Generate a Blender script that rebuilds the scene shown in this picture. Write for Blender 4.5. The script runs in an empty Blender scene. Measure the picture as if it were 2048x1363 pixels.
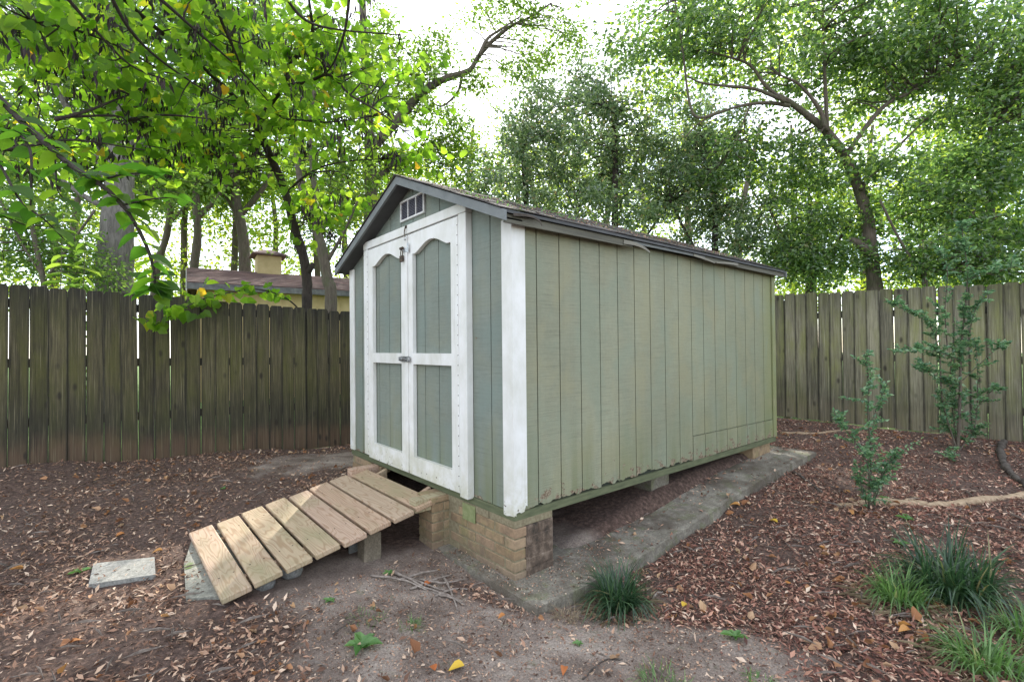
import bpy, math, random
import numpy as np
from mathutils import Matrix, Vector

rng = np.random.default_rng(7)
random.seed(7)
SC = bpy.context.scene
COL = SC.collection

# ------------------------------------------------------------------ camera
CAM_YAW, CAM_PITCH, CAM_ROLL = 0.8765, 0.0118, 0.0097
CAM_POS = np.array([2.2494, -1.8768, 1.40])
FOC = 976.3                                   # focal length in pixels of a 2048 wide frame
fw = np.array([-math.sin(CAM_YAW)*math.cos(CAM_PITCH), math.cos(CAM_YAW)*math.cos(CAM_PITCH), math.sin(CAM_PITCH)])
rt = np.array([math.cos(CAM_YAW), math.sin(CAM_YAW), 0.0])
up = np.cross(rt, fw)
cr, sr = math.cos(CAM_ROLL), math.sin(CAM_ROLL)
rt2, up2 = cr*rt - sr*up, sr*rt + cr*up
cd = bpy.data.cameras.new('camera'); cam = bpy.data.objects.new('camera', cd); COL.objects.link(cam)
cd.sensor_width = 36.0; cd.lens = FOC/2048*36.0; cd.clip_end = 500; cd.clip_start = 0.05
cam.matrix_world = Matrix(((rt2[0], up2[0], -fw[0], CAM_POS[0]), (rt2[1], up2[1], -fw[1], CAM_POS[1]),
                           (rt2[2], up2[2], -fw[2], CAM_POS[2]), (0, 0, 0, 1)))
SC.camera = cam

# ------------------------------------------------------------------ light
SUN_EL, SUN_AZ = math.radians(30.1), math.radians(-50.7)     # azimuth from +Y towards +X
world = bpy.data.worlds.new('World'); SC.world = world; world.use_nodes = True
wn = world.node_tree.nodes; wl = world.node_tree.links
bgn = wn['Background']; bgn.inputs[1].default_value = 0.15
sky = wn.new('ShaderNodeTexSky'); sky.sky_type = 'NISHITA'; sky.sun_disc = False
sky.sun_elevation = SUN_EL; sky.sun_rotation = SUN_AZ
sky.air_density = 1.0; sky.dust_density = .4; sky.ozone_density = 2.5
# thin bright cloud spread evenly over the whole sky, with softer blue gaps
wtc = wn.new('ShaderNodeTexCoord'); wno = wn.new('ShaderNodeTexNoise'); wno.inputs['Scale'].default_value = 2.2; wno.inputs['Detail'].default_value = 6
wl.new(wtc.outputs['Generated'], wno.inputs['Vector'])
wrp = wn.new('ShaderNodeMapRange'); wrp.inputs[1].default_value = .38; wrp.inputs[2].default_value = .62; wrp.inputs[3].default_value = .35; wrp.inputs[4].default_value = .85
wl.new(wno.outputs['Fac'], wrp.inputs[0])
wmx = wn.new('ShaderNodeMix'); wmx.data_type = 'RGBA'; wl.new(wrp.outputs[0], wmx.inputs[0]); wl.new(sky.outputs[0], wmx.inputs[6]); wmx.inputs[7].default_value = (4.3, 4.25, 4.2, 1)
wl.new(wmx.outputs[2], bgn.inputs[0])
sd = bpy.data.lights.new('sun', 'SUN'); sun = bpy.data.objects.new('sun', sd); COL.objects.link(sun)
sd.energy = 2.4; sd.angle = math.radians(0.5); sd.color = (1.0, 0.93, 0.82)
sdir = Vector((math.sin(SUN_AZ)*math.cos(SUN_EL), math.cos(SUN_AZ)*math.cos(SUN_EL), math.sin(SUN_EL)))
sun.rotation_euler = (-sdir).to_track_quat('-Z', 'Y').to_euler(); sun.location = sdir*60
vs = SC.view_settings
vs.view_transform = 'Standard'; vs.look = 'None'; vs.gamma = 1.0; vs.use_curve_mapping = False
vs.exposure = 1.88
SC.cycles.max_bounces = 8; SC.cycles.diffuse_bounces = 4; SC.cycles.transmission_bounces = 6
SC.cycles.sample_clamp_indirect = 6.0

# ------------------------------------------------------------------ helpers
def ray(px, py):
    x = (px-1024)/FOC; y = -(py-681.5)/FOC
    return fw + x*rt2 + y*up2
def P(px, py, d):
    """a real point d metres in front of the camera position"""
    return CAM_POS + ray(px, py)*d
def PZ(px, py, z):
    v = ray(px, py); return CAM_POS + v*((z-CAM_POS[2])/v[2])

def link(o, parent=None, label=None, cat=None, group=None, kind=None):
    COL.objects.link(o)
    if parent is not None: o.parent = parent
    if label: o['label'] = label
    if cat: o['category'] = cat
    if group: o['group'] = group
    if kind: o['kind'] = kind
    return o
def empty(name, loc=(0, 0, 0), rz=0.0, **k):
    o = bpy.data.objects.new(name, None); o.location = loc; o.rotation_euler = (0, 0, rz); o.empty_display_size = 0.1
    return link(o, **k)
def mesh_data(name, V, faces, mat, smooth=False):
    me = bpy.data.meshes.new(name)
    V = np.asarray(V, dtype=np.float32)
    if isinstance(faces, np.ndarray):
        n, k = faces.shape; idx = faces.ravel().astype(np.int32); starts = np.arange(n, dtype=np.int32)*k
    else:
        n = len(faces); idx = np.array([i for f in faces for i in f], dtype=np.int32)
        starts = np.cumsum([0]+[len(f) for f in faces[:-1]]).astype(np.int32)
    me.vertices.add(len(V)); me.vertices.foreach_set('co', V.ravel())
    me.loops.add(len(idx)); me.loops.foreach_set('vertex_index', idx)
    me.polygons.add(n); me.polygons.foreach_set('loop_start', starts)
    me.polygons.foreach_set('use_smooth', np.full(n, bool(smooth)))
    if mat: me.materials.append(mat)
    me.update(calc_edges=True)
    return me
def mobj(name, V, faces, mat, smooth=False, **k):
    return link(bpy.data.objects.new(name, mesh_data(name, V, faces, mat, smooth)), **k)
def dobj(name, me, loc=(0, 0, 0), rot=(0, 0, 0), scale=(1, 1, 1), **k):
    o = bpy.data.objects.new(name, me); o.location = loc; o.rotation_euler = rot; o.scale = scale
    return link(o, **k)

class MB:
    def __init__(s): s.V = []; s.F = []
    def add(s, V, F):
        b = len(s.V); s.V += [tuple(v) for v in V]; s.F += [tuple(i+b for i in f) for f in F]
    def box(s, a, b, bev=0.0):
        (x0, y0, z0), (x1, y1, z1) = a, b
        if bev <= 0:
            V = [(x, y, z) for z in (z0, z1) for x, y in ((x0, y0), (x1, y0), (x1, y1), (x0, y1))]
            F = [(3, 2, 1, 0), (4, 5, 6, 7), (0, 1, 5, 4), (1, 2, 6, 5), (2, 3, 7, 6), (3, 0, 4, 7)]
            s.add(V, F); return
        h = bev; V = []; F = []
        # chamfered box: 24 vertices
        import itertools
        idx = {}
        lo = (x0, y0, z0); hi = (x1, y1, z1)
        for c in itertools.product((0, 1), repeat=3):
            for ax in range(3):
                p = [hi[i] if c[i] else lo[i] for i in range(3)]
                for i in range(3):
                    if i != ax: p[i] += -h if c[i] else h
                idx[(c, ax)] = len(V); V.append(tuple(p))
        for ax in range(3):
            o1, o2 = [i for i in range(3) if i != ax]
            for side in (0, 1):
                q = []
                for a1, a2 in ((0, 0), (1, 0), (1, 1), (0, 1)):
                    c = [0, 0, 0]; c[ax] = side; c[o1] = a1; c[o2] = a2; q.append(idx[(tuple(c), ax)])
                F.append(tuple(q))
        for ax in range(3):   # edges along ax
            o1, o2 = [i for i in range(3) if i != ax]
            for a1, a2 in itertools.product((0, 1), repeat=2):
                c0 = [0, 0, 0]; c0[o1] = a1; c0[o2] = a2; c1 = list(c0); c1[ax] = 1
                F.append((idx[(tuple(c0), o1)], idx[(tuple(c1), o1)], idx[(tuple(c1), o2)], idx[(tuple(c0), o2)]))
        for c in itertools.product((0, 1), repeat=3): F.append((idx[(c, 0)], idx[(c, 1)], idx[(c, 2)]))
        s.add(V, F)
    def prism(s, poly, o, u, v, n, th):
        """polygon in the plane o + a*u + b*v, extruded back by th along -n"""
        o, u, v, n = map(np.array, (o, u, v, n))
        k = len(poly)
        A = [o+a*u+b*v for a, b in poly]; B = [p-n*th for p in A]
        F = [tuple(range(k)), tuple(range(2*k-1, k-1, -1))]
        for i in range(k): j = (i+1) % k; F.append((i, i+k, j+k, j))
        s.add(A+B, F)
    def tube(s, pts, rad, n=6, caps=True):
        pts = np.array(pts, float); k = len(pts); rad = np.broadcast_to(rad, (k,))
        t = np.gradient(pts, axis=0); t /= (np.linalg.norm(t, axis=1, keepdims=True)+1e-9)
        ref = np.array([0, 0, 1.0]) if abs(t[0][2]) < .9 else np.array([1.0, 0, 0])
        V = []; a = np.cross(t[0], ref); a /= np.linalg.norm(a)
        for i in range(k):
            a = a - t[i]*(a@t[i]); a /= (np.linalg.norm(a)+1e-9); b = np.cross(t[i], a)
            for j in range(n):
                th = 2*math.pi*j/n; V.append(pts[i]+rad[i]*(math.cos(th)*a+math.sin(th)*b))
        F = [(i*n+j, i*n+(j+1) % n, (i+1)*n+(j+1) % n, (i+1)*n+j) for i in range(k-1) for j in range(n)]
        if caps: F += [tuple(range(n-1, -1, -1)), tuple(range((k-1)*n, k*n))]
        s.add(V, F)
    def obj(s, name, mat, smooth=False, fix=True, **k):
        o = mobj(name, s.V, s.F, mat, smooth, **k)
        if fix:
            import bmesh
            bm = bmesh.new(); bm.from_mesh(o.data); bmesh.ops.recalc_face_normals(bm, faces=bm.faces); bm.to_mesh(o.data); bm.free()
        return o
    def data(s, name, mat, smooth=False):
        import bmesh
        me = mesh_data(name, s.V, s.F, mat, smooth)
        bm = bmesh.new(); bm.from_mesh(me); bmesh.ops.recalc_face_normals(bm, faces=bm.faces); bm.to_mesh(me); bm.free()
        return me

def smooth_path(pts, n=4):
    """Catmull-Rom through the points"""
    p = np.array(pts, float); p = np.vstack([2*p[0]-p[1], p, 2*p[-1]-p[-2]]); out = []
    for i in range(1, len(p)-2):
        for t in np.linspace(0, 1, n, endpoint=False):
            out.append(.5*((2*p[i])+(-p[i-1]+p[i+1])*t+(2*p[i-1]-5*p[i]+4*p[i+1]-p[i+2])*t*t+(-p[i-1]+3*p[i]-3*p[i+1]+p[i+2])*t**3))
    out.append(p[-2]); return np.array(out)

# ------------------------------------------------------------------ materials
class Mat:
    def __init__(s, name, rough=0.8):
        s.m = bpy.data.materials.new(name); s.m.use_nodes = True
        s.nt = s.m.node_tree; s.N = s.nt.nodes; s.L = s.nt.links
        s.b = s.N['Principled BSDF']; s.b.inputs['Roughness'].default_value = rough
        s.out = s.N['Material Output']
    def set(s, inp, val):
        i = s.b.inputs[inp]
        if isinstance(val, bpy.types.NodeSocket): s.L.new(val, i)
        else: i.default_value = val
    def vec(s, kind='pos', scale=(1, 1, 1), rand=0.0):
        if kind == 'pos': v = s.N.new('ShaderNodeNewGeometry').outputs['Position']
        else: v = s.N.new('ShaderNodeTexCoord').outputs['Object']
        if rand:
            oi = s.N.new('ShaderNodeObjectInfo'); mu = s.N.new('ShaderNodeMath'); mu.operation = 'MULTIPLY'
            s.L.new(oi.outputs['Random'], mu.inputs[0]); mu.inputs[1].default_value = rand
            ad = s.N.new('ShaderNodeVectorMath'); ad.operation = 'ADD'; s.L.new(v, ad.inputs[0]); s.L.new(mu.outputs[0], ad.inputs[1]); v = ad.outputs[0]
        mp = s.N.new('ShaderNodeMapping'); mp.inputs['Scale'].default_value = scale; s.L.new(v, mp.inputs['Vector'])
        return mp.outputs[0]
    def noise(s, v, scale, detail=4, rough=.55, dist=0.0):
        n = s.N.new('ShaderNodeTexNoise'); s.L.new(v, n.inputs['Vector'])
        n.inputs['Scale'].default_value = scale; n.inputs['Detail'].default_value = detail
        n.inputs['Roughness'].default_value = rough; n.inputs['Distortion'].default_value = dist
        return n.outputs['Fac']
    def rnd(s):
        return s.N.new('ShaderNodeObjectInfo').outputs['Random']
    def island(s):
        return s.N.new('ShaderNodeNewGeometry').outputs['Random Per Island']
    def z(s):
        g = s.N.new('ShaderNodeNewGeometry'); x = s.N.new('ShaderNodeSeparateXYZ'); s.L.new(g.outputs['Position'], x.inputs[0]); return x.outputs
    def oz(s):
        g = s.N.new('ShaderNodeTexCoord'); x = s.N.new('ShaderNodeSeparateXYZ'); s.L.new(g.outputs['Object'], x.inputs[0]); return x.outputs
    def attr(s, name):
        a = s.N.new('ShaderNodeAttribute'); a.attribute_name = name; return a.outputs['Fac']
    def ramp(s, fac, stops, interp='LINEAR'):
        r = s.N.new('ShaderNodeValToRGB'); r.color_ramp.interpolation = interp; e = r.color_ramp.elements
        while len(e) < len(stops): e.new(0.5)
        for i, (p, c) in enumerate(stops):
            e[i].position = p; e[i].color = (c, c, c, 1) if not isinstance(c, (tuple, list)) else (*c[:3], 1)
        s.L.new(fac, r.inputs[0]); return r.outputs[0]
    def mix(s, fac, a, b, mode='MIX'):
        m = s.N.new('ShaderNodeMix'); m.data_type = 'RGBA'; m.blend_type = mode
        for ii_, val in ((0, fac), (6, a), (7, b)):
            sock = m.inputs[ii_]
            if isinstance(val, bpy.types.NodeSocket): s.L.new(val, sock)
            elif ii_ == 0: sock.default_value = val
            elif isinstance(val, (int, float)): sock.default_value = (val, val, val, 1)
            else: sock.default_value = (*val[:3], 1)
        return m.outputs[2]
    def math(s, op, a, b=0.0, clamp=False):
        m = s.N.new('ShaderNodeMath'); m.operation = op; m.use_clamp = clamp
        for i, val in enumerate((a, b)):
            if isinstance(val, bpy.types.NodeSocket): s.L.new(val, m.inputs[i])
            else: m.inputs[i].default_value = val
        return m.outputs[0]
    def band(s, v, a, b):
        m = s.N.new('ShaderNodeMapRange'); s.L.new(v, m.inputs[0]); m.inputs[1].default_value = a; m.inputs[2].default_value = b; return m.outputs[0]
    def bump(s, h, strength=.5, dist=.01):
        n = s.N.new('ShaderNodeBump'); n.inputs['Strength'].default_value = strength; n.inputs['Distance'].default_value = dist
        s.L.new(h, n.inputs['Height']); s.L.new(n.outputs[0], s.b.inputs['Normal'])

def leaf_mat(name, stops, trans, mixf=.45, rough=.4, spec=.5, sheen=None):
    m = Mat(name, rough); c = m.ramp(m.island(), stops)
    m.set('Base Color', c); m.set('Specular IOR Level', spec)
    t = m.N.new('ShaderNodeBsdfTranslucent')
    m.L.new(m.mix(1.0, c, trans, 'MULTIPLY'), t.inputs[0])
    mx = m.N.new('ShaderNodeMixShader'); mx.inputs[0].default_value = mixf
    m.L.new(m.b.outputs[0], mx.inputs[1]); m.L.new(t.outputs[0], mx.inputs[2]); m.L.new(mx.outputs[0], m.out.inputs[0])
    return m.m

def obj_leaf_mat(name, stops, trans, mixf=.5, rough=.4):
    m = Mat(name, rough); c = m.ramp(m.rnd(), stops)
    ox = m.oz(); vein = m.math('ABSOLUTE', ox[1]); vv = m.ramp(m.band(vein, 0, .006), [(0, 1.5), (1, 1.0)])
    w = m.N.new('ShaderNodeTexWave'); w.inputs['Scale'].default_value = 9; w.bands_direction = 'X'
    tc = m.N.new('ShaderNodeTexCoord'); ab = m.N.new('ShaderNodeCombineXYZ')
    m.L.new(m.math('SUBTRACT', m.math('MULTIPLY', ox[0], 3.0), m.math('MULTIPLY', vein, 2.4)), ab.inputs[0]); m.L.new(ab.outputs[0], w.inputs[0])
    c = m.mix(1.0, c, vv, 'MULTIPLY'); c = m.mix(1.0, c, m.ramp(w.outputs['Fac'], [(0, .85), (1, 1.1)]), 'MULTIPLY')
    m.set('Base Color', c)
    t = m.N.new('ShaderNodeBsdfTranslucent'); m.L.new(m.mix(1.0, c, trans, 'MULTIPLY'), t.inputs[0])
    mx = m.N.new('ShaderNodeMixShader'); mx.inputs[0].default_value = mixf
    m.L.new(m.b.outputs[0], mx.inputs[1]); m.L.new(t.outputs[0], mx.inputs[2]); m.L.new(mx.outputs[0], m.out.inputs[0])
    m.bump(w.outputs['Fac'], .3, .002)
    return m.m

def bark_mat(name, dark, light, scale=1.0, moss=None):
    m = Mat(name, .95)
    v = m.vec('pos', (14*scale, 14*scale, 2.2*scale)); n = m.noise(v, 1.6, 7, .65, .6)
    v2 = m.vec('pos'); n2 = m.noise(v2, 3, 4)
    c = m.ramp(n, [(.3, dark), (.65, light)]); c = m.mix(m.ramp(n2, [(.35, .0), (.7, .5)]), c, tuple(x*.6 for x in light))
    if moss: c = m.mix(m.ramp(m.noise(v2, 6, 5), [(.5, .0), (.62, .6)]), c, moss)
    m.set('Base Color', c); m.bump(n, .9, .03); return m.m

# siding ------------------------------------------------------------
def siding_mat(name, side):
    m = Mat(name, .72)
    base = (.258, .266, .185) if side else (.205, .235, .20)
    v = m.vec('pos', (1.6, 1.6, 55)); saw = m.noise(v, 2.6, 5, .7, .15)
    v1 = m.vec('pos', (1, 1, .55)); big = m.noise(v1, 1.7, 4, .6)
    v3 = m.vec('pos'); fine = m.noise(v3, 38, 4, .6)
    c = m.mix(m.ramp(big, [(.32, 0), (.7, 1)]), tuple(x*.88 for x in base), tuple(x*1.12 for x in base))
    c = m.mix(1.0, c, m.ramp(saw, [(.34, .80), (.5, 1.0), (.7, 1.06)]), 'MULTIPLY')
    c = m.mix(1.0, c, m.ramp(fine, [(.3, .94), (.7, 1.05)]), 'MULTIPLY')
    xyz = m.z()
    if side:   # algae film strengthens towards the far, damp end
        g = m.math('MULTIPLY', m.band(xyz[1], 1.0, 3.8), m.ramp(m.noise(m.vec('pos', (1, 2.2, .6)), 2.0, 4), [(.3, .35), (.7, .9)]))
        c = m.mix(m.math('MULTIPLY', g, .55), c, (.215, .235, .11))
        g2 = m.math('MULTIPLY', m.band(xyz[1], 3.35, 3.75), .6); c = m.mix(g2, c, (.20, .22, .06))
    hue = m.noise(m.vec('pos', (1.3, 1.3, 1.0)), 2.6, 3, .5, .4)
    c = m.mix(m.ramp(hue, [(.36, .45), (.5, 0)]), c, tuple(x*y for x, y in zip(base, (.86, 1.0, 1.06)))); c = m.mix(m.ramp(hue, [(.52, 0), (.66, .5)]), c, tuple(x*y for x, y in zip(base, (1.12, 1.03, .88))))
    gr = m.noise(m.vec('pos', (22, 22, .5)), 1.0, 4, .65); c = m.mix(m.ramp(gr, [(.56, 0), (.76, .18)]), c, tuple(x*.62 for x in base))
    sm = m.ramp(m.noise(v3, 3.3, 5, .7), [(.60, 0), (.72, .14)]); c = m.mix(sm, c, tuple(x*.66 for x in base))
    st = m.noise(m.vec('pos', (9, 9, .7)), 1.0, 4, .6)
    low = m.math('MULTIPLY', m.band(xyz[2], .95, .38), m.ramp(st, [(.4, 0), (.65, .75)]))
    c = m.mix(low, c, (.16, .18, .085))
    # peeled paint patches and bare rotten wood close to the bottom edge
    pn = m.noise(m.vec('pos', (1, 1, 1.4)), 13, 5, .7)
    pl = m.math('MULTIPLY', m.ramp(m.band(xyz[2], .66 if side else .5, .40), [(0, 0), (.5, .35), (1, 1)]), 1.0)
    pk = m.ramp(m.math('ADD', pn, m.math('MULTIPLY', pl, .205)), [(.70, 0), (.725, 1)])
    c = m.mix(pk, c, m.ramp(m.noise(v3, 60, 3), [(.35, (.10, .055, .03)), (.65, (.32, .27, .19))]))
    # a few pale scuffs
    sc = m.ramp(m.noise(m.vec('pos', (1, 1, .5)), 9, 2, .4), [(.80, 0), (.82, .6)]); c = m.mix(sc, c, (.5, .52, .46))
    m.set('Base Color', c); m.bump(m.math('ADD', m.math('MULTIPLY', saw, .7), m.math('MULTIPLY', pk, -.5)), .45, .006)
    return m.m
M_SIDE, M_FRONT = siding_mat('sage_siding_paint_side', True), siding_mat('sage_siding_paint_front', False)

m = Mat('groove_dark', .9); m.set('Base Color', (.03, .036, .026, 1)); M_GROOVE = m.m
def trim_mat():
    m = Mat('white_trim_paint', .5)
    n = m.noise(m.vec('pos', (1, 1, .6)), 5, 5, .65); f = m.noise(m.vec('pos', (30, 30, 3)), 2, 4)
    c = m.mix(m.ramp(n, [(.35, 0), (.75, 1)]), (.80, .80, .79), (.60, .60, .54)); c = m.mix(m.ramp(m.noise(m.vec('pos', (12, 12, .9)), 1.5, 5, .7), [(.58, 0), (.72, .3)]), c, (.42, .40, .33))
    xyz = m.z()
    low = m.math('MULTIPLY', m.band(xyz[2], .75, .36), m.ramp(m.noise(m.vec('pos'), 9, 5, .7), [(.38, 0), (.62, .7)]))
    c = m.mix(low, c, (.46, .45, .30))
    pn = m.noise(m.vec('pos', (1, 1, .8)), 28, 5, .7)
    pk = m.ramp(m.math('ADD', pn, m.math('MULTIPLY', m.band(xyz[2], .62, .38), .13)), [(.72, 0), (.735, 1)])
    c = m.mix(pk, c, (.13, .10, .07))
    m.set('Base Color', c); m.bump(m.math('ADD', f, m.math('MULTIPLY', pk, -1)), .25, .003); return m.m
M_TRIM = trim_mat()
m = Mat('green_skirt', .8); c = m.ramp(m.noise(m.vec('pos', (2, 2, 12)), 3, 5, .6), [(.3, (.075, .088, .045)), (.7, (.145, .16, .085))]); m.set('Base Color', c); m.bump(m.noise(m.vec('pos'), 40), .4, .004); M_SKIRT = m.m
m = Mat('grey_fascia_paint', .65); n = m.noise(m.vec('pos', (1, 1, 1)), 7, 5, .65)
c = m.ramp(n, [(.3, (.135, .15, .155)), (.7, (.20, .215, .215))]); c = m.mix(m.ramp(m.noise(m.vec('pos'), 26, 4, .7), [(.66, 0), (.69, .7)]), c, (.12, .09, .06)); m.set('Base Color', c); m.bump(n, .3, .005); M_FASCIA = m.m
m = Mat('weathered_fascia', .8); n = m.noise(m.vec('pos', (6, 1.2, 30)), 2, 5, .65); c = m.ramp(n, [(.3, (.085, .083, .066)), (.7, (.155, .15, .115))]); m.set('Base Color', c); m.bump(n, .4, .005); M_FASCIA2 = m.m
m = Mat('dark_soffit', .85); n = m.noise(m.vec('pos'), 5, 4); m.set('Base Color', m.ramp(n, [(.3, (.055, .058, .06)), (.7, (.09, .093, .095))])); M_SOFFIT = m.m
m = Mat('asphalt_shingle', .95); n = m.noise(m.vec('pos'), 160, 3); c = m.mix(m.rnd(), (.045, .040, .042), (.085, .075, .072)); c = m.mix(1.0, c, m.ramp(n, [(.3, .6), (.7, 1.5)]), 'MULTIPLY')
c = m.mix(m.ramp(m.noise(m.vec('pos'), 4.5, 5, .65), [(.52, 0), (.62, .75)]), c, (.075, .085, .03)); m.set('Base Color', c); m.bump(n, .7, .004); M_SHINGLE = m.m
m = Mat('galvanised', .35); m.set('Metallic', .9); m.set('Base Color', m.ramp(m.noise(m.vec('pos'), 60, 4), [(.35, (.28, .29, .30)), (.7, (.62, .63, .64))])); M_METAL = m.m
m = Mat('rusty_dark_metal', .6); m.set('Metallic', .6); m.set('Base Color', m.ramp(m.noise(m.vec('pos'), 80, 4), [(.4, (.05, .045, .04)), (.7, (.16, .10, .06))])); M_RUST = m.m
m = Mat('vent_dark', .7); m.set('Base Color', (.12, .12, .15, 1)); M_VENT = m.m
m = Mat('dusty_vent_frame', .6); m.set('Base Color', m.ramp(m.noise(m.vec('pos'), 40, 4), [(.3, (.55, .53, .50)), (.6, (.75, .75, .74))])); M_VENTF = m.m

# fence picket: object space, x across, z up
def picket_mat(name, cols, soil, right=False):
    m = Mat(name, .92)
    v = m.vec('obj', (26, 26, 1.5), 37.0); g = m.noise(v, 2.1, 7, .68, .35)
    g2 = m.noise(m.vec('obj', (70, 70, 1.1), 11.0), 1.6, 4, .6)
    bl = m.noise(m.vec('obj', (5, 5, 1.6), 19.0), 1.0, 5, .6, .3)
    c = m.ramp(g, [(.28, cols[0]), (.52, cols[1]), (.75, cols[2])])
    c = m.mix(1.0, c, m.ramp(m.rnd(), [(0, .5), (.35, .85), (.7, 1.1), (1, 1.4)]), 'MULTIPLY')
    c = m.mix(m.ramp(bl, [(.42, 0), (.68, .8)]), c, cols[3])
    oz = m.oz()
    # black mildew at the weathered top end
    tp = m.math('MULTIPLY', m.band(oz[2], 1.35, 1.85), m.ramp(m.noise(m.vec('obj', (14, 14, 1.5), 23.0), 1, 4), [(.25, .45), (.6, 1)]))
    c = m.mix(m.math('MULTIPLY', tp, .6 if right else .85, True), c, (.018, .018, .016))
    # mildew blotches as a ragged band a little above the ground, soil splash below it
    wv = m.noise(m.vec('pos', (1, 1, 1)), 1.6, 4, .6)
    zz = m.math('SUBTRACT', oz[2], m.math('MULTIPLY', wv, .55))
    b1 = m.ramp(m.band(zz, -.12, .62), [(0, 0), (.18, 1), (.45, .8), (1, 0)])
    c = m.mix(m.math('MULTIPLY', b1, .35 if right else .66), c, (.024, .025, .018))
    b2 = m.ramp(m.band(zz, .10, -.12), [(0, 0), (1, .85)]); c = m.mix(m.math('MULTIPLY', b2, .6 if right else .9), c, soil)
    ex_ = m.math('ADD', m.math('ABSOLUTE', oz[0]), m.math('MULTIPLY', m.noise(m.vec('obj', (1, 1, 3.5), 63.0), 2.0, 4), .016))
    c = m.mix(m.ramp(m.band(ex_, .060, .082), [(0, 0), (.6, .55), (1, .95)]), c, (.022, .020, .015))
    # drip lines and knots
    vo = m.N.new('ShaderNodeTexVoronoi'); m.L.new(m.vec('obj', (6.5, 6.5, 3.1), 51.0), vo.inputs['Vector']); vo.inputs['Scale'].default_value = 1.0
    kn = m.ramp(vo.outputs['Distance'], [(.07, 1), (.17, 0)]); c = m.mix(m.math('MULTIPLY', kn, .8), c, (.022, .018, .013))
    st = m.ramp(g2, [(.56, 0), (.70, .6)]); c = m.mix(st, c, cols[4]); dk = m.ramp(m.noise(m.vec('obj', (55, 55, .9), 91.0), 1.5, 5, .65), [(.54, 0), (.68, .7)]); c = m.mix(dk, c, tuple(x*.35 for x in cols[0]))
    m.set('Base Color', c); m.bump(m.math('ADD', g, m.math('MULTIPLY', g2, .6)), .7, .006); return m.m
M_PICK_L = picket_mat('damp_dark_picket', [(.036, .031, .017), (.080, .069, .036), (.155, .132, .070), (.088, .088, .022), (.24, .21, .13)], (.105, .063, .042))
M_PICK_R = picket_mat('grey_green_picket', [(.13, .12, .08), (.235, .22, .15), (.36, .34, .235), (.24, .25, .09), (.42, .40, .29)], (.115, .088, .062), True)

def deck_mat():
    m = Mat('fresh_pine_board', .7)
    v = m.vec('obj', (1.1, 9.0, 6.0), 53.0)
    n = m.noise(v, 1.0, 2, .45, .25)
    rings = m.math('SINE', m.math('MULTIPLY', n, 110.0))
    fine = m.noise(m.vec('obj', (3, 90, 90), 13.0), 1.2, 4, .6)
    r = m.rnd()
    basea = m.ramp(r, [(0, (.44, .315, .21)), (.35, (.47, .325, .24)), (.6, (.42, .325, .21)), (.8, (.48, .335, .25)), (1, (.36, .325, .20))])
    dark = m.mix(1.0, basea, (.70, .60, .52), 'MULTIPLY')
    c = m.mix(m.ramp(rings, [(.35, 0), (.95, .75)]), basea, dark)
    c = m.mix(1.0, c, m.ramp(fine, [(.3, .88), (.7, 1.1)]), 'MULTIPLY')
    gn = m.ramp(m.noise(m.vec('obj', (1.2, 3, 3), 71.0), 1.5, 4), [(.48, 0), (.70, .5)]); c = m.mix(gn, c, (.22, .23, .11))
    vo = m.N.new('ShaderNodeTexVoronoi'); m.L.new(m.vec('obj', (2.4, 6, 6), 29.0), vo.inputs['Vector']); vo.inputs['Scale'].default_value = 1.0
    c = m.mix(m.ramp(vo.outputs['Distance'], [(.035, .8), (.07, 0)]), c, (.10, .06, .035))
    c = m.mix(m.ramp(m.noise(m.vec('pos'), 55, 3), [(.70, 0), (.74, .55)]), c, (.08, .06, .045))
    m.set('Base Color', c); m.bump(m.math('ADD', rings, fine), .18, .002); return m.m
M_DECK = deck_mat()

def conc_mat(name, a, b, mossc=(.10, .13, .03), mossamt=.5, thr=.56, dirt=(.085, .065, .048), dthr=.5):
    m = Mat(name, .93); v = m.vec('pos')
    n1 = m.noise(v, 3.2, 6, .65); n2 = m.noise(v, 90, 4, .6); n3 = m.noise(v, 7, 5, .6)
    c = m.ramp(n1, [(.3, a), (.68, b)]); c = m.mix(1.0, c, m.ramp(n2, [(.3, .62), (.7, 1.3)]), 'MULTIPLY'); c = m.mix(1.0, c, m.ramp(m.noise(v, 22, 5, .7), [(.3, .72), (.7, 1.2)]), 'MULTIPLY')
    c = m.mix(m.ramp(n3, [(thr, 0), (thr+.08, mossamt)]), c, mossc)
    c = m.mix(m.ramp(m.noise(v, 2.1, 6, .7), [(dthr, 0), (dthr+.14, .8)]), c, dirt)
    m.set('Base Color', c); m.bump(m.math('ADD', n2, m.math('MULTIPLY', n3, 1.5)), .5, .006); return m.m
M_CONC = conc_mat('stained_slab_concrete', (.13, .115, .088), (.33, .305, .25), mossamt=.38, thr=.52, dthr=.45)
M_PAVER = conc_mat('grey_paver_concrete', (.24, .24, .22), (.33, .325, .30), mossamt=.15, thr=.66, dthr=.64)
M_MOSSPAVER = conc_mat('mossy_paver_concrete', (.20, .20, .17), (.30, .295, .25), (.10, .17, .02), .85, .60, dthr=.6)
M_ROCK = conc_mat('grey_stone', (.15, .15, .145), (.24, .24, .235), mossamt=.2)
m = Mat('brick_clay', .9); v = m.vec('pos'); n = m.noise(v, 24, 5, .65)
c = m.ramp(m.rnd(), [(0, (.27, .185, .105)), (.4, (.34, .245, .145)), (.7, (.30, .20, .125)), (1, (.38, .285, .18))])
c = m.mix(1.0, c, m.ramp(n, [(.25, .7), (.75, 1.2)]), 'MULTIPLY')
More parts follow.
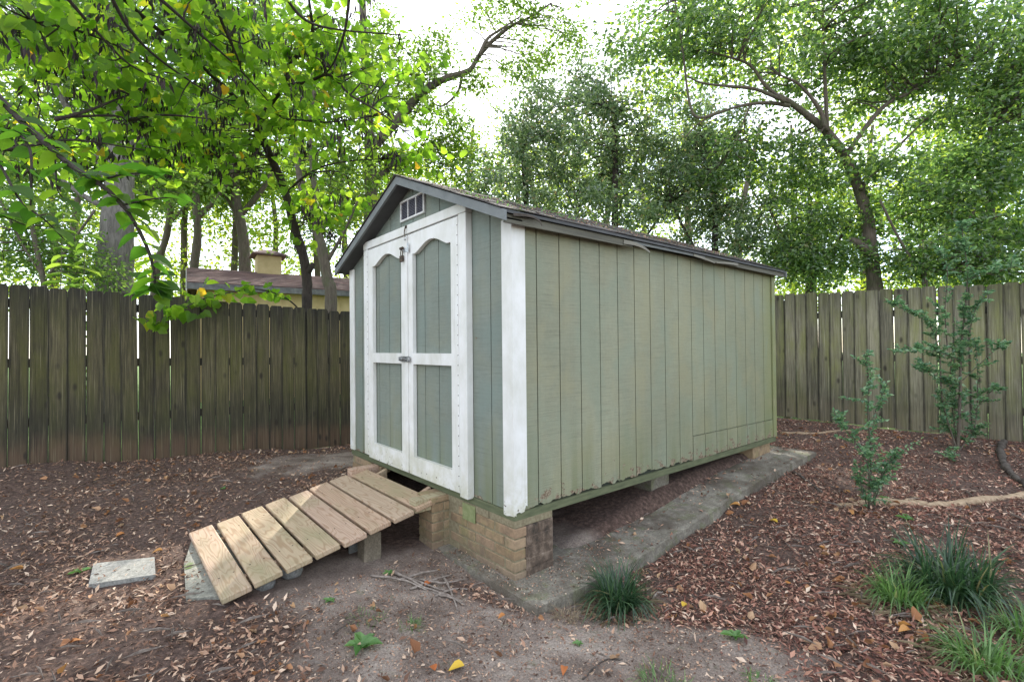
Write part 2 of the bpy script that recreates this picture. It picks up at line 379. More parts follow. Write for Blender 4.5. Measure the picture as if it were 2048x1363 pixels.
c = m.mix(m.ramp(m.noise(v, 5, 5, .65), [(.5, 0), (.64, .55)]), c, (.17, .18, .07)); c = m.mix(m.ramp(m.noise(v, 8, 6, .7), [(.48, 0), (.66, .6)]), c, (.11, .08, .055)); c = m.mix(m.math('MULTIPLY', m.band(m.z()[2], .16, -.02), .6), c, (.15, .115, .09)); m.set('Base Color', c); m.bump(n, .5, .006); M_BRICK = m.m
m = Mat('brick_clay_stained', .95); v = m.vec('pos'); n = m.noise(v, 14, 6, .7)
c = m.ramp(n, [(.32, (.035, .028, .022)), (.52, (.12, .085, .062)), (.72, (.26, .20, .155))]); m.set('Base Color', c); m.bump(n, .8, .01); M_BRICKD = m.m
m = Mat('mortar', .95); n = m.noise(m.vec('pos'), 50, 4); m.set('Base Color', m.ramp(n, [(.3, (.17, .14, .085)), (.7, (.27, .235, .15))])); m.bump(n, .5, .004); M_MORTAR = m.m

# ground
def ground_mat():
    m = Mat('yard_soil', .97); v = m.vec('pos')
    n1 = m.noise(v, 2.3, 6, .65); n2 = m.noise(v, 34, 5, .7); n3 = m.noise(v, 95, 5, .8)
    dirt = m.ramp(n1, [(.28, (.095, .068, .053)), (.46, (.22, .172, .142)), (.66, (.39, .33, .28))])
    dirt = m.mix(1.0, dirt, m.ramp(n3, [(.30, .42), (.5, 1), (.70, 1.6)]), 'MULTIPLY')
    dirt = m.mix(m.ramp(m.noise(v, 9, 5, .7), [(.60, 0), (.70, .45)]), dirt, (.085, .11, .035))
    mul = m.ramp(n2, [(.3, (.040, .024, .018)), (.5, (.098, .061, .047)), (.72, (.230, .149, .115))])
    c = m.mix(m.attr('bare'), mul, dirt)
    gr = m.ramp(n2, [(.3, (.05, .10, .02)), (.7, (.16, .26, .05))]); c = m.mix(m.attr('lawn'), c, gr)
    m.set('Base Color', c); m.bump(m.math('ADD', n2, m.math('MULTIPLY', n3, .5)), .8, .02); return m.m
M_GROUND = ground_mat()
m = Mat('litter_bits', .9)
c = m.ramp(m.island(), [(0, (.070, .042, .031)), (.2, (.168, .095, .067)), (.42, (.280, .168, .119)), (.6, (.406, .259, .189)), (.78, (.532, .378, .280)), (.90, (.630, .490, .378)), (1, (.756, .630, .518))])
c = m.mix(1.0, c, m.ramp(m.noise(m.vec('pos'), 2.4, 5, .7), [(.3, .48), (.5, .84), (.7, 1.04)]), 'MULTIPLY'); c = m.mix(1.0, c, (1.06, .98, .90), 'MULTIPLY'); m.set('Base Color', c); M_LIT = m.m
m = Mat('litter_bits_red', .9)
c = m.ramp(m.island(), [(0, (.072, .035, .028)), (.25, (.189, .084, .064)), (.5, (.319, .160, .123)), (.72, (.493, .290, .217)), (.88, (.652, .464, .362)), (1, (.800, .696, .580))])
c = m.mix(1.0, c, m.ramp(m.noise(m.vec('pos'), 2.4, 5, .7), [(.3, .48), (.5, .84), (.7, 1.04)]), 'MULTIPLY'); c = m.mix(1.0, c, (1.06, .98, .90), 'MULTIPLY'); m.set('Base Color', c); M_LITR = m.m
m = Mat('dry_leaf', .75)
c = m.ramp(m.island(), [(0, (.10, .045, .02)), (.25, (.22, .09, .035)), (.45, (.33, .15, .06)), (.65, (.38, .22, .12)), (.85, (.45, .31, .19)), (1, (.48, .22, .05))])
m.set('Base Color', c); M_DRY = m.m
m = Mat('twig_wood', .9); n = m.noise(m.vec('pos', (1, 1, 1)), 40, 4); m.set('Base Color', m.ramp(n, [(.3, (.15, .12, .10)), (.7, (.34, .29, .25))])); m.bump(n, .5, .003); M_TWIG = m.m
m = Mat('pale_root_wood', .85); n = m.noise(m.vec('pos', (3, 12, 12)), 4, 5); m.set('Base Color', m.ramp(n, [(.3, (.22, .15, .09)), (.7, (.48, .36, .24))])); m.bump(n, .6, .008); M_ROOT = m.m
m = Mat('dark_branch_wood', .9); n = m.noise(m.vec('pos'), 22, 5); m.set('Base Color', m.ramp(n, [(.3, (.035, .028, .022)), (.7, (.12, .10, .085))])); m.bump(n, .7, .006); M_DARKW = m.m

# foliage
G = lambda r, g, b: (r, g, b)
L_RED = [(0, G(.065, .145, .014)), (.3, G(.095, .19, .018)), (.6, G(.13, .235, .022)), (.95, G(.19, .29, .03)), (.985, G(.32, .29, .02)), (1, G(.42, .24, .03))]
M_LEAF_RED = leaf_mat('redbud_leaf', L_RED, (2.7, 2.6, 1.6), .68, .5)
M_LEAF_REDO = obj_leaf_mat('redbud_leaf_single', L_RED, (2.7, 2.6, 1.6), .68, .5)
M_LEAF_BIG = obj_leaf_mat('broad_leaf_single', [(0, G(.035, .095, .012)), (.5, G(.06, .135, .015)), (.85, G(.10, .18, .018)), (1, G(.17, .25, .022))], (2.3, 2.6, 1.5), .62, .55)
M_LEAF_OAK = leaf_mat('oak_leaf', [(0, G(.055, .105, .03)), (.5, G(.09, .165, .045)), (1, G(.15, .23, .055))], (2.4, 2.4, 1.5), .55, .35)
M_LEAF_GUM = leaf_mat('light_leaf', [(0, G(.055, .11, .018)), (.5, G(.09, .16, .027)), (1, G(.16, .23, .04))], (2.4, 2.4, 1.5), .55, .4)
M_LEAF_HOLLY = leaf_mat('glossy_leaf', [(0, G(.065, .11, .058)), (.5, G(.13, .19, .10)), (.9, G(.22, .285, .14)), (1, G(.27, .20, .12))], (1.8, 2.0, 1.3), .40, .18, 1.0)
M_LEAF_RIGHT = leaf_mat('privet_leaf', [(0, G(.05, .10, .042)), (.5, G(.105, .18, .062)), (.9, G(.18, .26, .08)), (1, G(.27, .33, .07))], (2.0, 2.2, 1.2), .46, .2, 1.0)
M_LEAF_FAR = leaf_mat('sunny_far_leaf', [(0, G(.09, .15, .02)), (.5, G(.15, .225, .03)), (1, G(.24, .30, .045))], (2.6, 2.4, 1.4), .58, .5)
M_LEAF_PRIV = leaf_mat('sapling_leaf', [(0, G(.065, .15, .085)), (.5, G(.135, .25, .14)), (.85, G(.21, .34, .18)), (1, G(.30, .41, .23))], (1.7, 1.9, 1.3), .38, .25, .8)
M_GRASS_D = leaf_mat('dark_liriope', [(0, G(.020, .052, .026)), (.6, G(.042, .090, .042)), (.96, G(.085, .15, .07)), (1, G(.28, .22, .11))], (1.8, 2.0, 1.2), .3, .3, .6)
M_GRASS_L = leaf_mat('light_liriope', [(0, G(.075, .15, .045)), (.6, G(.13, .24, .075)), (.93, G(.21, .34, .13)), (1, G(.40, .33, .19))], (1.8, 1.9, 1.2), .38, .35, .6)
M_WEED = leaf_mat('weed_leaf', [(0, G(.07, .17, .05)), (1, G(.15, .29, .09))], (1.7, 1.8, 1.2), .35, .4)
M_DRYGRASS = leaf_mat('dry_grass', [(0, G(.20, .15, .09)), (1, G(.42, .34, .22))], (1, 1, 1), .2, .6)
m = Mat('seed_pod', .7); m.set('Base Color', m.ramp(m.island(), [(0, (.012, .008, .010)), (1, (.045, .026, .028))])); M_POD = m.m
M_BARK_OAK = bark_mat('oak_bark', (.07, .062, .055), (.24, .22, .20), 1.0)
M_BARK_DARK = bark_mat('dark_bark', (.018, .014, .012), (.065, .05, .042), 2.0)
M_BARK_BROWN = bark_mat('brown_bark', (.055, .042, .032), (.17, .14, .11), 1.3, (.09, .10, .05))

# ------------------------------------------------------------------ terrain
HP = np.array([(-4.65, -2.62, .26), (-4.55, -1.25, .17), (-4.42, .75, .06), (-4.2, 3, .12), (-3.8, 5.5, .22), (-.81, 6.08, .265), (.6, 6.2, .25), (1.8, 6.3, .235),
  (3.5, 6.4, .25), (.40, -.16, -.055), (.15, -.26, -.05), (-.35, -.22, -.03), (.42, .25, -.08), (-.8, -.4, .0), (-.8, -1.4, .02), (-1.6, -1.8, .03), (-2.45, -.15, .16), (-3.3, -.6, .15), (-3, -2.5, .12), (-1.2, -3, .04), (.2, -1.6, .0), (.6, -.6, .0),
  (2.2, -1.9, .0), (1.2, .1, .0), (2.1, 1.0, .03), (.42, .8, -.07), (.45, 1.6, .005), (.45, 2.3, .095), (.42, 3.5, .16), (.3, 4.3, .225), (.35, 5, .24), (1.1, 2.8, .10), (1.6, 4.2, .14), (1.6, 1.6, .04), (3.2, 1, .05),
  (3.5, 3.5, .15), (-1.3, 2, .0), (-2.8, 1.5, .14), (-1.2, 4.2, .2), (-8, -6, .3), (-12, 4, .1), (-4, 14, .2), (6, 10, .2), (7, -4, .0), (0, -8, .0), (-1, .5, -.02)])
def gz(x, y):
    x = np.asarray(x, float); y = np.asarray(y, float)
    w = 0; s = 0
    for a, b, h in HP:
        k = 1.0/(((x-a)**2+(y-b)**2)+.06)**1.8; w = w+k; s = s+k*h
    h = s/w                                             # soil banked up under the shed
    bank = np.interp(y, [.35, .7, 1.2, 1.75, 2.5, 3.3, 3.8], [-.03, .05, .12, .20, .25, .27, .25])
    k = np.clip((.03-x)/.16, 0, 1)*np.clip((x+2.6)/.3, 0, 1)*np.clip((y-.3)/.15, 0, 1)*np.clip((4.0-y)/.3, 0, 1)
    return h+(np.maximum(h, bank)-h)*k
def vnoise(x, y, sc, seed=0):
    """value noise on a hashed lattice"""
    x = np.asarray(x, float)*sc+100.5+seed*17.3; y = np.asarray(y, float)*sc+100.5+seed*9.7
    xi = np.floor(x).astype(int); yi = np.floor(y).astype(int); fx = x-xi; fy = y-yi
    fx = fx*fx*(3-2*fx); fy = fy*fy*(3-2*fy)
    h = lambda a, b: ((np.sin(a*127.1+b*311.7+seed*3.1)*43758.5453) % 1.0)
    return (h(xi, yi)*(1-fx)+h(xi+1, yi)*fx)*(1-fy)+(h(xi, yi+1)*(1-fx)+h(xi+1, yi+1)*fx)*fy
FL0 = np.array([-4.653, -2.624]); FLD = np.array([math.cos(1.502), math.sin(1.502)])
FR0 = np.array([-.809, 6.077]); FRD = np.array([math.cos(.085), math.sin(.085)])
def inside_yard(x, y):
    a = (x-FL0[0])*FLD[1]-(y-FL0[1])*FLD[0]          # >0 right of the left fence
    b = -(x-FR0[0])*FRD[1]+(y-FR0[1])*FRD[0]         # >0 behind the right fence
    return (a > -.03) & (b < .03)
def bareness(x, y):
    """1 where the soil is bare, 0 where mulch and leaf litter cover it"""
    n = (vnoise(x, y, 1.6, 1)-.5)*.55+(vnoise(x, y, 5, 2)-.5)*.35+(vnoise(x, y, 14, 3)-.5)*.2
    def blob(cx, cy, rx, ry, a):
        c, s = math.cos(a), math.sin(a); u = ((x-cx)*c+(y-cy)*s)/rx; v = (-(x-cx)*s+(y-cy)*c)/ry
        return 1.15-np.sqrt(u*u+v*v)
    b = np.maximum.reduce([blob(.30, -.55, .95, .50, .55), blob(-.55, -.75, .55, .50, .2), blob(.95, .05, .65, .36, .72), blob(-3.35, .1, 1.0, .55, 1.3),
                           blob(.95, -.35, .7, .4, .6), blob(-.3, .3, .9, .5, 0)])
    return np.clip((b+n)*3.2, 0, 1)
ax_ = np.concatenate([np.linspace(-70, -8, 24), np.linspace(-7.7, 5.0, 300), np.linspace(5.5, 60, 20)])
ay_ = np.concatenate([np.linspace(-60, -5, 18), np.linspace(-4.7, 8.0, 300), np.linspace(8.5, 80, 24)])
gx, gy = np.meshgrid(ax_, ay_, indexing='ij'); 
hz = gz(gx, gy)
mound = (vnoise(gx, gy, 5, 14)-.4)*.05*(1-bareness(gx, gy))*((gx < -.1) | (gx > .55) | (gy < -.3)); mound *= inside_yard(gx, gy); hz = hz+mound*0
near = (gx > -6) & (gx < 5) & (gy > -5) & (gy < 7)
hz = hz+np.where(near, (vnoise(gx, gy, 3, 4)-.5)*.02+(vnoise(gx, gy, 11, 5)-.5)*.012+(vnoise(gx, gy, 24, 6)-.5)*.008, 0)
nx, ny = gx.shape
ii = np.arange(nx*ny).reshape(nx, ny)
quads = np.stack([ii[:-1, :-1], ii[1:, :-1], ii[1:, 1:], ii[:-1, 1:]], -1).reshape(-1, 4)
ground = mobj('ground', np.stack([gx, gy, hz], -1).reshape(-1, 3), quads, M_GROUND, True, kind='structure')
a1 = ground.data.attributes.new('bare', 'FLOAT', 'POINT'); a1.data.foreach_set('value', bareness(gx, gy).ravel().astype(np.float32))
a2 = ground.data.attributes.new('lawn', 'FLOAT', 'POINT'); a2.data.foreach_set('value', (~inside_yard(gx, gy)).ravel().astype(np.float32))

# ------------------------------------------------------------------ shed
S = empty('garden_shed', (0, 0, 0), label='sage green wooden garden shed with white trim and grey gabled roof', cat='shed')
W, LEN, GR = 2.541, 3.736, .2032
XC = -W/2
rz = lambda x: 2.735-.415*abs(x-XC)          # underside line of the roof deck at the gable
UX, UY, UZ = (1, 0, 0), (0, 1, 0), (0, 0, 1)
FY, SX = .018, -.018                          # siding planes (the corner boards stand proud of them)
def fboard(x0, x1, z0, z1=None, y=FY, mat=None, par=S, name='siding_board', nrm=(0, -1, 0), th=.012):
    b = MB()
    if z1 is None:
        top = [(x1, rz(x1)-.02)]+([(XC, rz(XC)-.02)] if x0 < XC < x1 else [])+[(x0, rz(x0)-.02)]
    else: top = [(x1, z1), (x0, z1)]
    b.prism([(x0, z0), (x1, z0)]+top, (0, y, 0), UX, UZ, nrm, th)
    return b.obj(name, mat or M_FRONT, parent=par)
MB_ = MB(); MB_.prism([(-W+.02, .40), (-.03, .40), (-.03, rz(-.03)-.03), (XC, rz(XC)-.03), (-W+.02, rz(-W+.02)-.03)], (0, FY+.0125, 0), UX, UZ, (0, -1, 0), .02)
MB_.obj('front_wall_backing', M_GROOVE, parent=S)
b = MB(); b.box((SX-.035, .05, .40), (SX-.0125, LEN-.02, 2.17)); b.obj('side_wall_backing', M_GROOVE, parent=S)
b = MB(); b.box((-W+.01, .05, .40), (-W+.03, LEN-.02, 2.17)); b.obj('rear_side_wall', M_SIDE, parent=S)
MB_ = MB(); MB_.prism([(-W+.02, .40), (-.03, .40), (-.03, rz(-.03)-.03), (XC, rz(XC)-.03), (-W+.02, rz(-W+.02)-.03)], (0, LEN, 0), UX, UZ, (0, 1, 0), .02); MB_.obj('rear_wall', M_SIDE, parent=S)
b = MB(); b.box((-W+.04, .06, .37), (-.06, LEN-.04, .44)); b.obj('shed_floor', M_GROOVE, parent=S)
gl = [-.0323+(k-9)*GR for k in range(-3, 10)]
edges = [-W+.02]+[g for g in gl if g > -W+.04]+[-.012]
DH = .738; DL, DR = XC-DH, XC+DH
for x0, x1 in zip(edges[:-1], edges[1:]):
    a, c = x0+.0045, x1-.0045
    if x1 < DL-.02 or x0 > DR+.02: fboard(a, c, .402)
    else: 
        fboard(a, c, 2.31)
        if x0 < DL: fboard(a, DL-.03, .402, 2.305)
        if x1 > DR: fboard(DR+.03, c, .402, 2.305)
# side boards with rotten, ragged lower ends, and a patched strip near the far corner
YG = [.2175+i*GR for i in range(-1, 18)]
ye = [.06]+[y for y in YG if .1 < y < LEN-.08]+[LEN-.03]
def ragged(y0, y1, z, amp, n=40):
    ys = np.linspace(y0, y1, n); out = []
    for i, yy in enumerate(ys):
        d = amp*max(0, vnoise(yy, 0, 26, 8)-.35)*1.6+amp*.5*max(0, vnoise(yy, 3, 70, 9)-.4)
        if vnoise(yy, 1, 9, 12) > .72: d += amp*1.1*vnoise(yy, 5, 55, 10)
        out.append((float(yy), float(z+d)))
    return out
PATCHY = 2.05
for y0, y1 in zip(ye[:-1], ye[1:]):
    a, c = y0+.0045, y1-.0045; ztop = 2.165
    if (y0+y1)/2 < PATCHY:
        amp = .020 if y0 < 1.9 else .012
        b = MB(); b.prism(ragged(a, c, .398+.004*(y0/2), amp)+[(c, ztop), (a, ztop)], (SX, 0, 0), UY, UZ, (1, 0, 0), .012); b.obj('siding_board', M_SIDE, parent=S)
    else:
        zl = .606-.012*(y0-2.05)
        b = MB(); b.prism([(a, zl+.004), (c, zl+.004), (c, ztop), (a, ztop)], (SX, 0, 0), UY, UZ, (1, 0, 0), .012); b.obj('siding_board', M_SIDE, parent=S)
        b = MB(); zb = .402 if y0 > 2.45 else .398
        b.prism([(a, zb), (c, zb), (c, zl-.002), (a, zl-.002)], (SX+.004, 0, 0), UY, UZ, (1, 0, 0), .014); b.obj('patch_board', M_SIDE, parent=S)
# walls added on the far sides to block light under the shed
b = MB(); b.box((-W+.03, .20, -.05), (-W+.12, LEN-.1, .351)); b.obj('crawlspace_light_blocker', M_BRICKD, parent=S)
b = MB(); b.box((-W+.121, LEN-.19, -.05), (-.30, LEN-.10, .351)); b.obj('crawlspace_light_blocker', M_BRICKD, parent=S)
# skirt
b = MB(); b.box((-W+.02, .006, .352), (-.008, .045, .399)); b.obj('skirt_board', M_SKIRT, parent=S)
b = MB(); b.prism([(.046, .350), (LEN-.02, .350), (LEN-.02, .397), (.046, .396)], (-.008, 0, 0), UY, UZ, (1, 0, 0), .04); b.obj('skirt_board', M_SKIRT, parent=S)
# corner boards
def trim(name, a, c, bev=.003, mat=M_TRIM, par=S):
    b = MB(); b.box(a, c, bev); return b.obj(name, mat, parent=par)
b = MB(); b.prism([(-.100, .376), (-.07, .372), (-.04, .380), (0, .383), (0, 2.178), (-.100, 2.178)], (0, 0, 0), UX, UZ, (0, -1, 0), .018); b.obj('corner_board', M_TRIM, parent=S)
b = MB(); zr = [(float(y), .385+.02*vnoise(y, 0, 60, 3)+(.035 if y > .085 else 0)*1.0) for y in np.linspace(.018, .107, 8)]
b.prism(zr+[(.107, 2.165), (.018, 2.165)], (0, 0, 0), UY, UZ, (1, 0, 0), .0175); b.obj('corner_board', M_TRIM, parent=S)
trim('corner_board', (-W, 0, .402), (-W+.105, FY-.001, 2.178))
trim('corner_board', (SX+.001, LEN-.075, .40), (.0, LEN, 2.16), mat=M_SIDE)
# door casing and header
CY = -.036
trim('door_casing', (DR+.006, CY, .39), (DR+.098, FY-.001, 2.302))
trim('door_casing', (DL-.094, CY, .43), (DL-.006, FY-.001, 2.302))
trim('door_header', (DL-.097, CY-.002, 2.304), (XC-.004, FY-.001, 2.374))
trim('door_header', (XC+.001, CY-.002, 2.304), (DR+.100, FY-.001, 2.374))
b = MB(); b.box((DL, FY-.002, .40), (DR, FY+.011, 2.32)); b.obj('door_opening_backing', M_GROOVE, parent=S)
# doors
def door(x0, x1, hinge_left):
    z0, z1 = .412, 2.294; st = .092; yf = -.034; th = .034
    f = MB()
    f.box((x0, yf, z0), (x0+st, yf+th, z1), .002); f.box((x1-st, yf, z0), (x1, yf+th, z1), .002)
    f.box((x0+st, yf+.001, z0), (x1-st, yf+th, z0+.140)); f.box((x0+st, yf+.001, 1.272), (x1-st, yf+th, 1.357))
    # top rail with eyebrow arch
    a, c = x0+st, x1-st; n = 24; arc = []
    for i in range(n+1):
        t = i/n; u = min(max((t-.08)/.84, 0), 1); s = math.sin(math.pi*u); s = s**1.25
        arc.append((a+(c-a)*t, z1-.162+.072*s))
    f.prism(arc+[(c, z1), (a, z1)], (0, yf+.001, 0), UX, UZ, (0, -1, 0), th-.001)
    d = f.obj('door', M_TRIM, parent=S)
    pe = [a-.01]+[g for g in gl if a+.01 < g < c-.01]+[c+.01]
    for p0, p1 in zip(pe[:-1], pe[1:]):
        for q0, q1 in ((z0+.13, 1.28), (1.35, z1-.07)):
            b = MB(); b.prism([(p0+.004, q0), (p1-.004, q0), (p1-.004, q1), (p0+.004, q1)], (0, yf+th+.004, 0), UX, UZ, (0, -1, 0), .008); b.obj('door_panel_board', M_FRONT, parent=d)
    hx = x0-.003 if hinge_left else x1+.003
    h = MB(); h.tube([(hx, yf-.003, z0+.02), (hx, yf-.003, z1-.01)], .0045, 6); ho = h.obj('piano_hinge', M_TRIM, parent=d)
    sx = hx+(.016 if hinge_left else -.016)
    s_ = MB()
    for z in np.arange(z0+.05, z1-.03, .068):
        s_.tube([(hx, yf-.0085, z), (hx, yf-.0065, z)], .0038, 6)
    s_.obj('hinge_screws', M_RUST, parent=d, kind='stuff')
    return d
dl = door(DL, XC-.003, True); dr = door(XC+.003, DR, False)
b = MB(); b.box((XC-.012, -.046, .43), (XC+.028, -.0345, 2.29), .002); b.obj('astragal', M_TRIM, parent=dr)
# barrel bolt on the middle rail
b = MB(); b.box((XC-.055, -.050, 1.288), (XC+.075, -.0465, 1.332)); b.tube([(XC-.085, -.056, 1.311), (XC+.065, -.056, 1.311)], .007, 8)
b.box((XC+.012, -.064, 1.292), (XC+.028, -.05, 1.330)); b.box((XC+.045, -.064, 1.292), (XC+.061, -.05, 1.330)); b.tube([(XC-.01, -.058, 1.311), (XC-.01, -.078, 1.325)], .005, 6)
b.obj('barrel_bolt', M_METAL, parent=dr)
b = MB(); b.box((XC-.100, -.0395, 1.290), (XC-.060, -.035, 1.332)); b.box((XC-.092, -.062, 1.296), (XC-.078, -.04, 1.326)); b.obj('bolt_keeper', M_METAL, parent=dl)
# hasp and small padlock above
b = MB(); b.box((XC-.028, -.049, 2.158), (XC+.062, -.0465, 2.192)); b.box((XC+.042, -.0512, 2.150), (XC+.066, -.0492, 2.225)); b.obj('hasp', M_METAL, parent=dr)
b = MB(); b.tube(smooth_path([(XC-.045, -.060, 2.12), (XC-.045, -.060, 2.165), (XC-.030, -.060, 2.185), (XC-.015, -.060, 2.165), (XC-.015, -.060, 2.13)], 3), .0042, 6); b.box((XC-.055, -.068, 2.085), (XC-.007, -.050, 2.135), .003)
b.tube([(XC-.06, -.055, 2.195), (XC-.02, -.055, 2.195)], .012, 8); b.obj('padlock', M_RUST, parent=dl)
# hook and slot above the doors
b = MB(); b.tube(smooth_path([(XC+.008, -.045, 2.365), (XC+.010, -.052, 2.34), (XC+.002, -.052, 2.31), (XC+.014, -.052, 2.28)], 3), .004, 6); b.box((XC, -.0445, 2.35), (XC+.02, -.0385, 2.372)); b.obj('hook_latch', M_RUST, parent=S)
b = MB(); b.tube(smooth_path([(XC+.0, -.052, 2.275), (XC+.004, -.054, 2.255), (XC+.026, -.054, 2.258), (XC+.03, -.052, 2.28)], 3), .003, 5); b.obj('hook_eye', M_METAL, parent=dr)
# gable vent
vx0, vx1, vz0, vz1 = -1.442, -1.052, 2.437, 2.605
vent = MB(); vent.box((vx0, .000, vz0), (vx1, FY-.001, vz0+.014)); vent.box((vx0, .0, vz1-.014), (vx1, FY-.001, vz1))
for x in (vx0, vx1-.014): vent.box((x, .001, vz0+.014), (x+.014, FY-.001, vz1-.014))
for i in (1, 2): x = vx0+(vx1-vx0)*i/3-.005; vent.box((x, .002, vz0+.014), (x+.010, FY-.001, vz1-.014))
vo = vent.obj('gable_vent', M_VENTF, parent=S)
b = MB(); b.box((vx0+.004, FY-.004, vz0+.004), (vx1-.004, FY-.0005, vz1-.004)); b.obj('vent_backing', M_GROOVE, parent=vo)
lv = MB(); lv.prism([(vx0+.01, 0), (vx1-.01, 0), (vx1-.01, .012), (vx0+.01, .012)], (0, 0, 0), UX, (0, .55, .83), (0, -.83, .55), .0015); lme = lv.data('louvre', M_VENT)
for i in range(11): dobj('louvre', lme, (0, .006, vz0+.017+i*.0128), parent=vo)
# roof
RY0, RY1 = -.12, 3.84; XE = .08; XL = -W-.08
slope = math.atan(.415); cs, sn = math.cos(slope), math.sin(slope)
rt_z = lambda x: 2.752-.415*abs(x-XC)
for sgn, xe in ((1, XE), (-1, XL)):
    b = MB(); b.prism([(XC, rt_z(XC)), (xe, rt_z(xe)), (xe, rt_z(xe)-.016), (XC, rt_z(XC)-.016)], (0, RY0+.02, 0), UX, UZ, (0, -1, 0), RY1-RY0-.04); b.obj('roof_deck', M_SOFFIT, parent=S)
    b = MB(); x2 = xe
    b.prism([(XC, rt_z(XC)-.002), (x2, rt_z(x2)-.002), (x2, rt_z(x2)-.064), (XC, rt_z(XC)-.064)], (0, RY0, 0), UX, UZ, (0, -1, 0), .019); b.obj('rake_board', M_FASCIA, parent=S)
    b = MB(); b.prism([(XC, rt_z(XC)-.002), (x2, rt_z(x2)-.002), (x2, rt_z(x2)-.064), (XC, rt_z(XC)-.064)], (0, RY1-.001, 0), UX, UZ, (0, -1, 0), .019); b.obj('rake_board', M_FASCIA, parent=S)
    # soffit lining under the overhanging gable edge
    b = MB(); b.prism([(XC, rt_z(XC)-.045), (xe-.02*sgn, rt_z(xe)-.045+.0083), (xe-.02*sgn, rt_z(xe)-.055+.0083), (XC, rt_z(XC)-.055)], (0, RY0+.02, 0), UX, UZ, (0, -1, 0), .135); b.obj('gable_soffit', M_SOFFIT, parent=S)
ze = rt_z(XE)-.016
def fascia(y0, y1, z0a, z0b, x=XE-.02, mat=M_FASCIA2, ang=0.0):
    b = MB(); b.prism([(y0, z0a), (y1, z0b), (y1, ze-.001), (y0, ze-.001)], (x, 0, 0), UY, UZ, (1, 0, 0), .016); return b.obj('eave_board', mat, parent=S)
fascia(1.12, 2.15, ze-.022, ze-.020, x=XE-.018, mat=M_FASCIA); fascia(-.098, 1.12, ze-.052, ze-.050); fascia(2.15, 3.82, ze-.036, ze-.045)
b = MB(); b.prism([(.0, ze-.002), (.03, ze-.060), (.12, ze-.064), (.115, ze-.002)], (-.004, 0, 0), UY, UZ, (1, 0, 0), .03); b.obj('eave_block', M_FASCIA2, parent=S)
# peeled end of the fascia and torn drip edge strips
def strip(pts, w, mat, name):
    pts = smooth_path(pts, 4); V = []; F = []
    for i, p in enumerate(pts):
        ww = w*(1-.55*i/(len(pts)-1)); V += [(p[0], p[1], p[2]+ww/2), (p[0], p[1], p[2]-ww/2), (p[0]-.004, p[1], p[2]-ww/2), (p[0]-.004, p[1], p[2]+ww/2)]
    for i in range(len(pts)-1):
        for j in range(4): F.append((i*4+j, i*4+(j+1) % 4, i*4+4+(j+1) % 4, i*4+4+j))
    F += [(0, 1, 2, 3), tuple(len(V)-4+j for j in (3, 2, 1, 0))]
    b = MB(); b.V = [tuple(v) for v in V]; b.F = F; return b.obj(name, mat, parent=S)
m = Mat('torn_pale_strip', .7); m.set('Base Color', (.20, .19, .155, 1)); M_TORN = m.m
strip([(XE-.012, 1.00, ze-.025), (XE+.004, 1.12, ze-.03), (XE+.02, 1.20, ze-.05), (XE+.03, 1.26, ze-.078)], .03, M_TORN, 'peeling_strip')
strip([(XE-.01, 1.95, ze-.015), (XE+.012, 2.10, ze-.035), (XE+.02, 2.25, ze-.055)], .02, M_TORN, 'peeling_strip')
strip([(XE-.01, 2.75, ze-.015), (XE+.012, 2.5, ze-.03), (XE+.024, 2.27, ze-.05)], .025, M_TORN, 'peeling_strip')
strip([(XE-.0, -.05, ze-.005), (XE+.02, .06, ze+.0), (XE+.03, .13, ze-.02), (XE+.03, .15, ze-.045)], .018, M_DARKW, 'peeling_strip')
# shingles, each tab an object, on the slope in view; the hidden slope as one part
tabs = []
for v in range(4):
    b = MB(); w, l = .30, .155; d = [random.uniform(-.006, .006) for _ in range(4)]
    b.V = [(0, .004, 0), (0, w-.004, 0), (l+d[0], w-.004, .002+abs(d[1])), (l+d[2], .004, .002+abs(d[3])), (0, .004, .006), (0, w-.004, .006), (l+d[0], w-.004, .009+abs(d[1])), (l+d[2], .004, .009+abs(d[3]))]
    b.F = [(3, 2, 1, 0), (4, 5, 6, 7), (0, 1, 5, 4), (1, 2, 6, 5), (2, 3, 7, 6), (3, 0, 4, 7)]
    tabs.append(b.data('shingle', M_SHINGLE))
nrow = 10; ex = .1435
for r_ in range(nrow):
    off = (r_ % 2)*.15
    for k in range(14):
        y = RY0-.012-off+k*.30
        if y > RY1-.1 or y < RY0-.17: continue
        d0 = r_*ex-.004
        x = XC+d0*cs; z = rt_z(x)+.001+.0045
        o = dobj('shingle', tabs[random.randrange(4)], (x, max(y, RY0-.014), z), (0, slope+.03-.004*random.random(), 0), parent=S)
        if y < RY0-.014: o.scale = (1, .5, 1)
        if y+.3 > RY1+.02: o.scale = (1, max(.1, (RY1+.02-y)/.3), 1)
b = MB()
for r_ in range(nrow):
    d0 = r_*ex-.004; xa = XC-d0*cs; xb = XC-(d0+.155)*cs
    b.prism([(xa, rt_z(xa)+.004), (xb, rt_z(xb)+.009), (xb, rt_z(xb)+.002), (xa, rt_z(xa)+.001)], (0, RY0-.012, 0), UX, UZ, (0, -1, 0), RY1-RY0+.024)
b.obj('hidden_slope_shingles', M_SHINGLE, parent=S, kind='stuff')
b = MB()
b.prism([(-.13, -.052), (0, .004), (.13, -.052), (.13, -.059), (0, -.004), (-.13, -.059)], (XC, RY0-.013, rt_z(XC)+.012), UX, UZ, (0, -1, 0), RY1-RY0+.03); b.obj('ridge_cap', M_SHINGLE, parent=S)

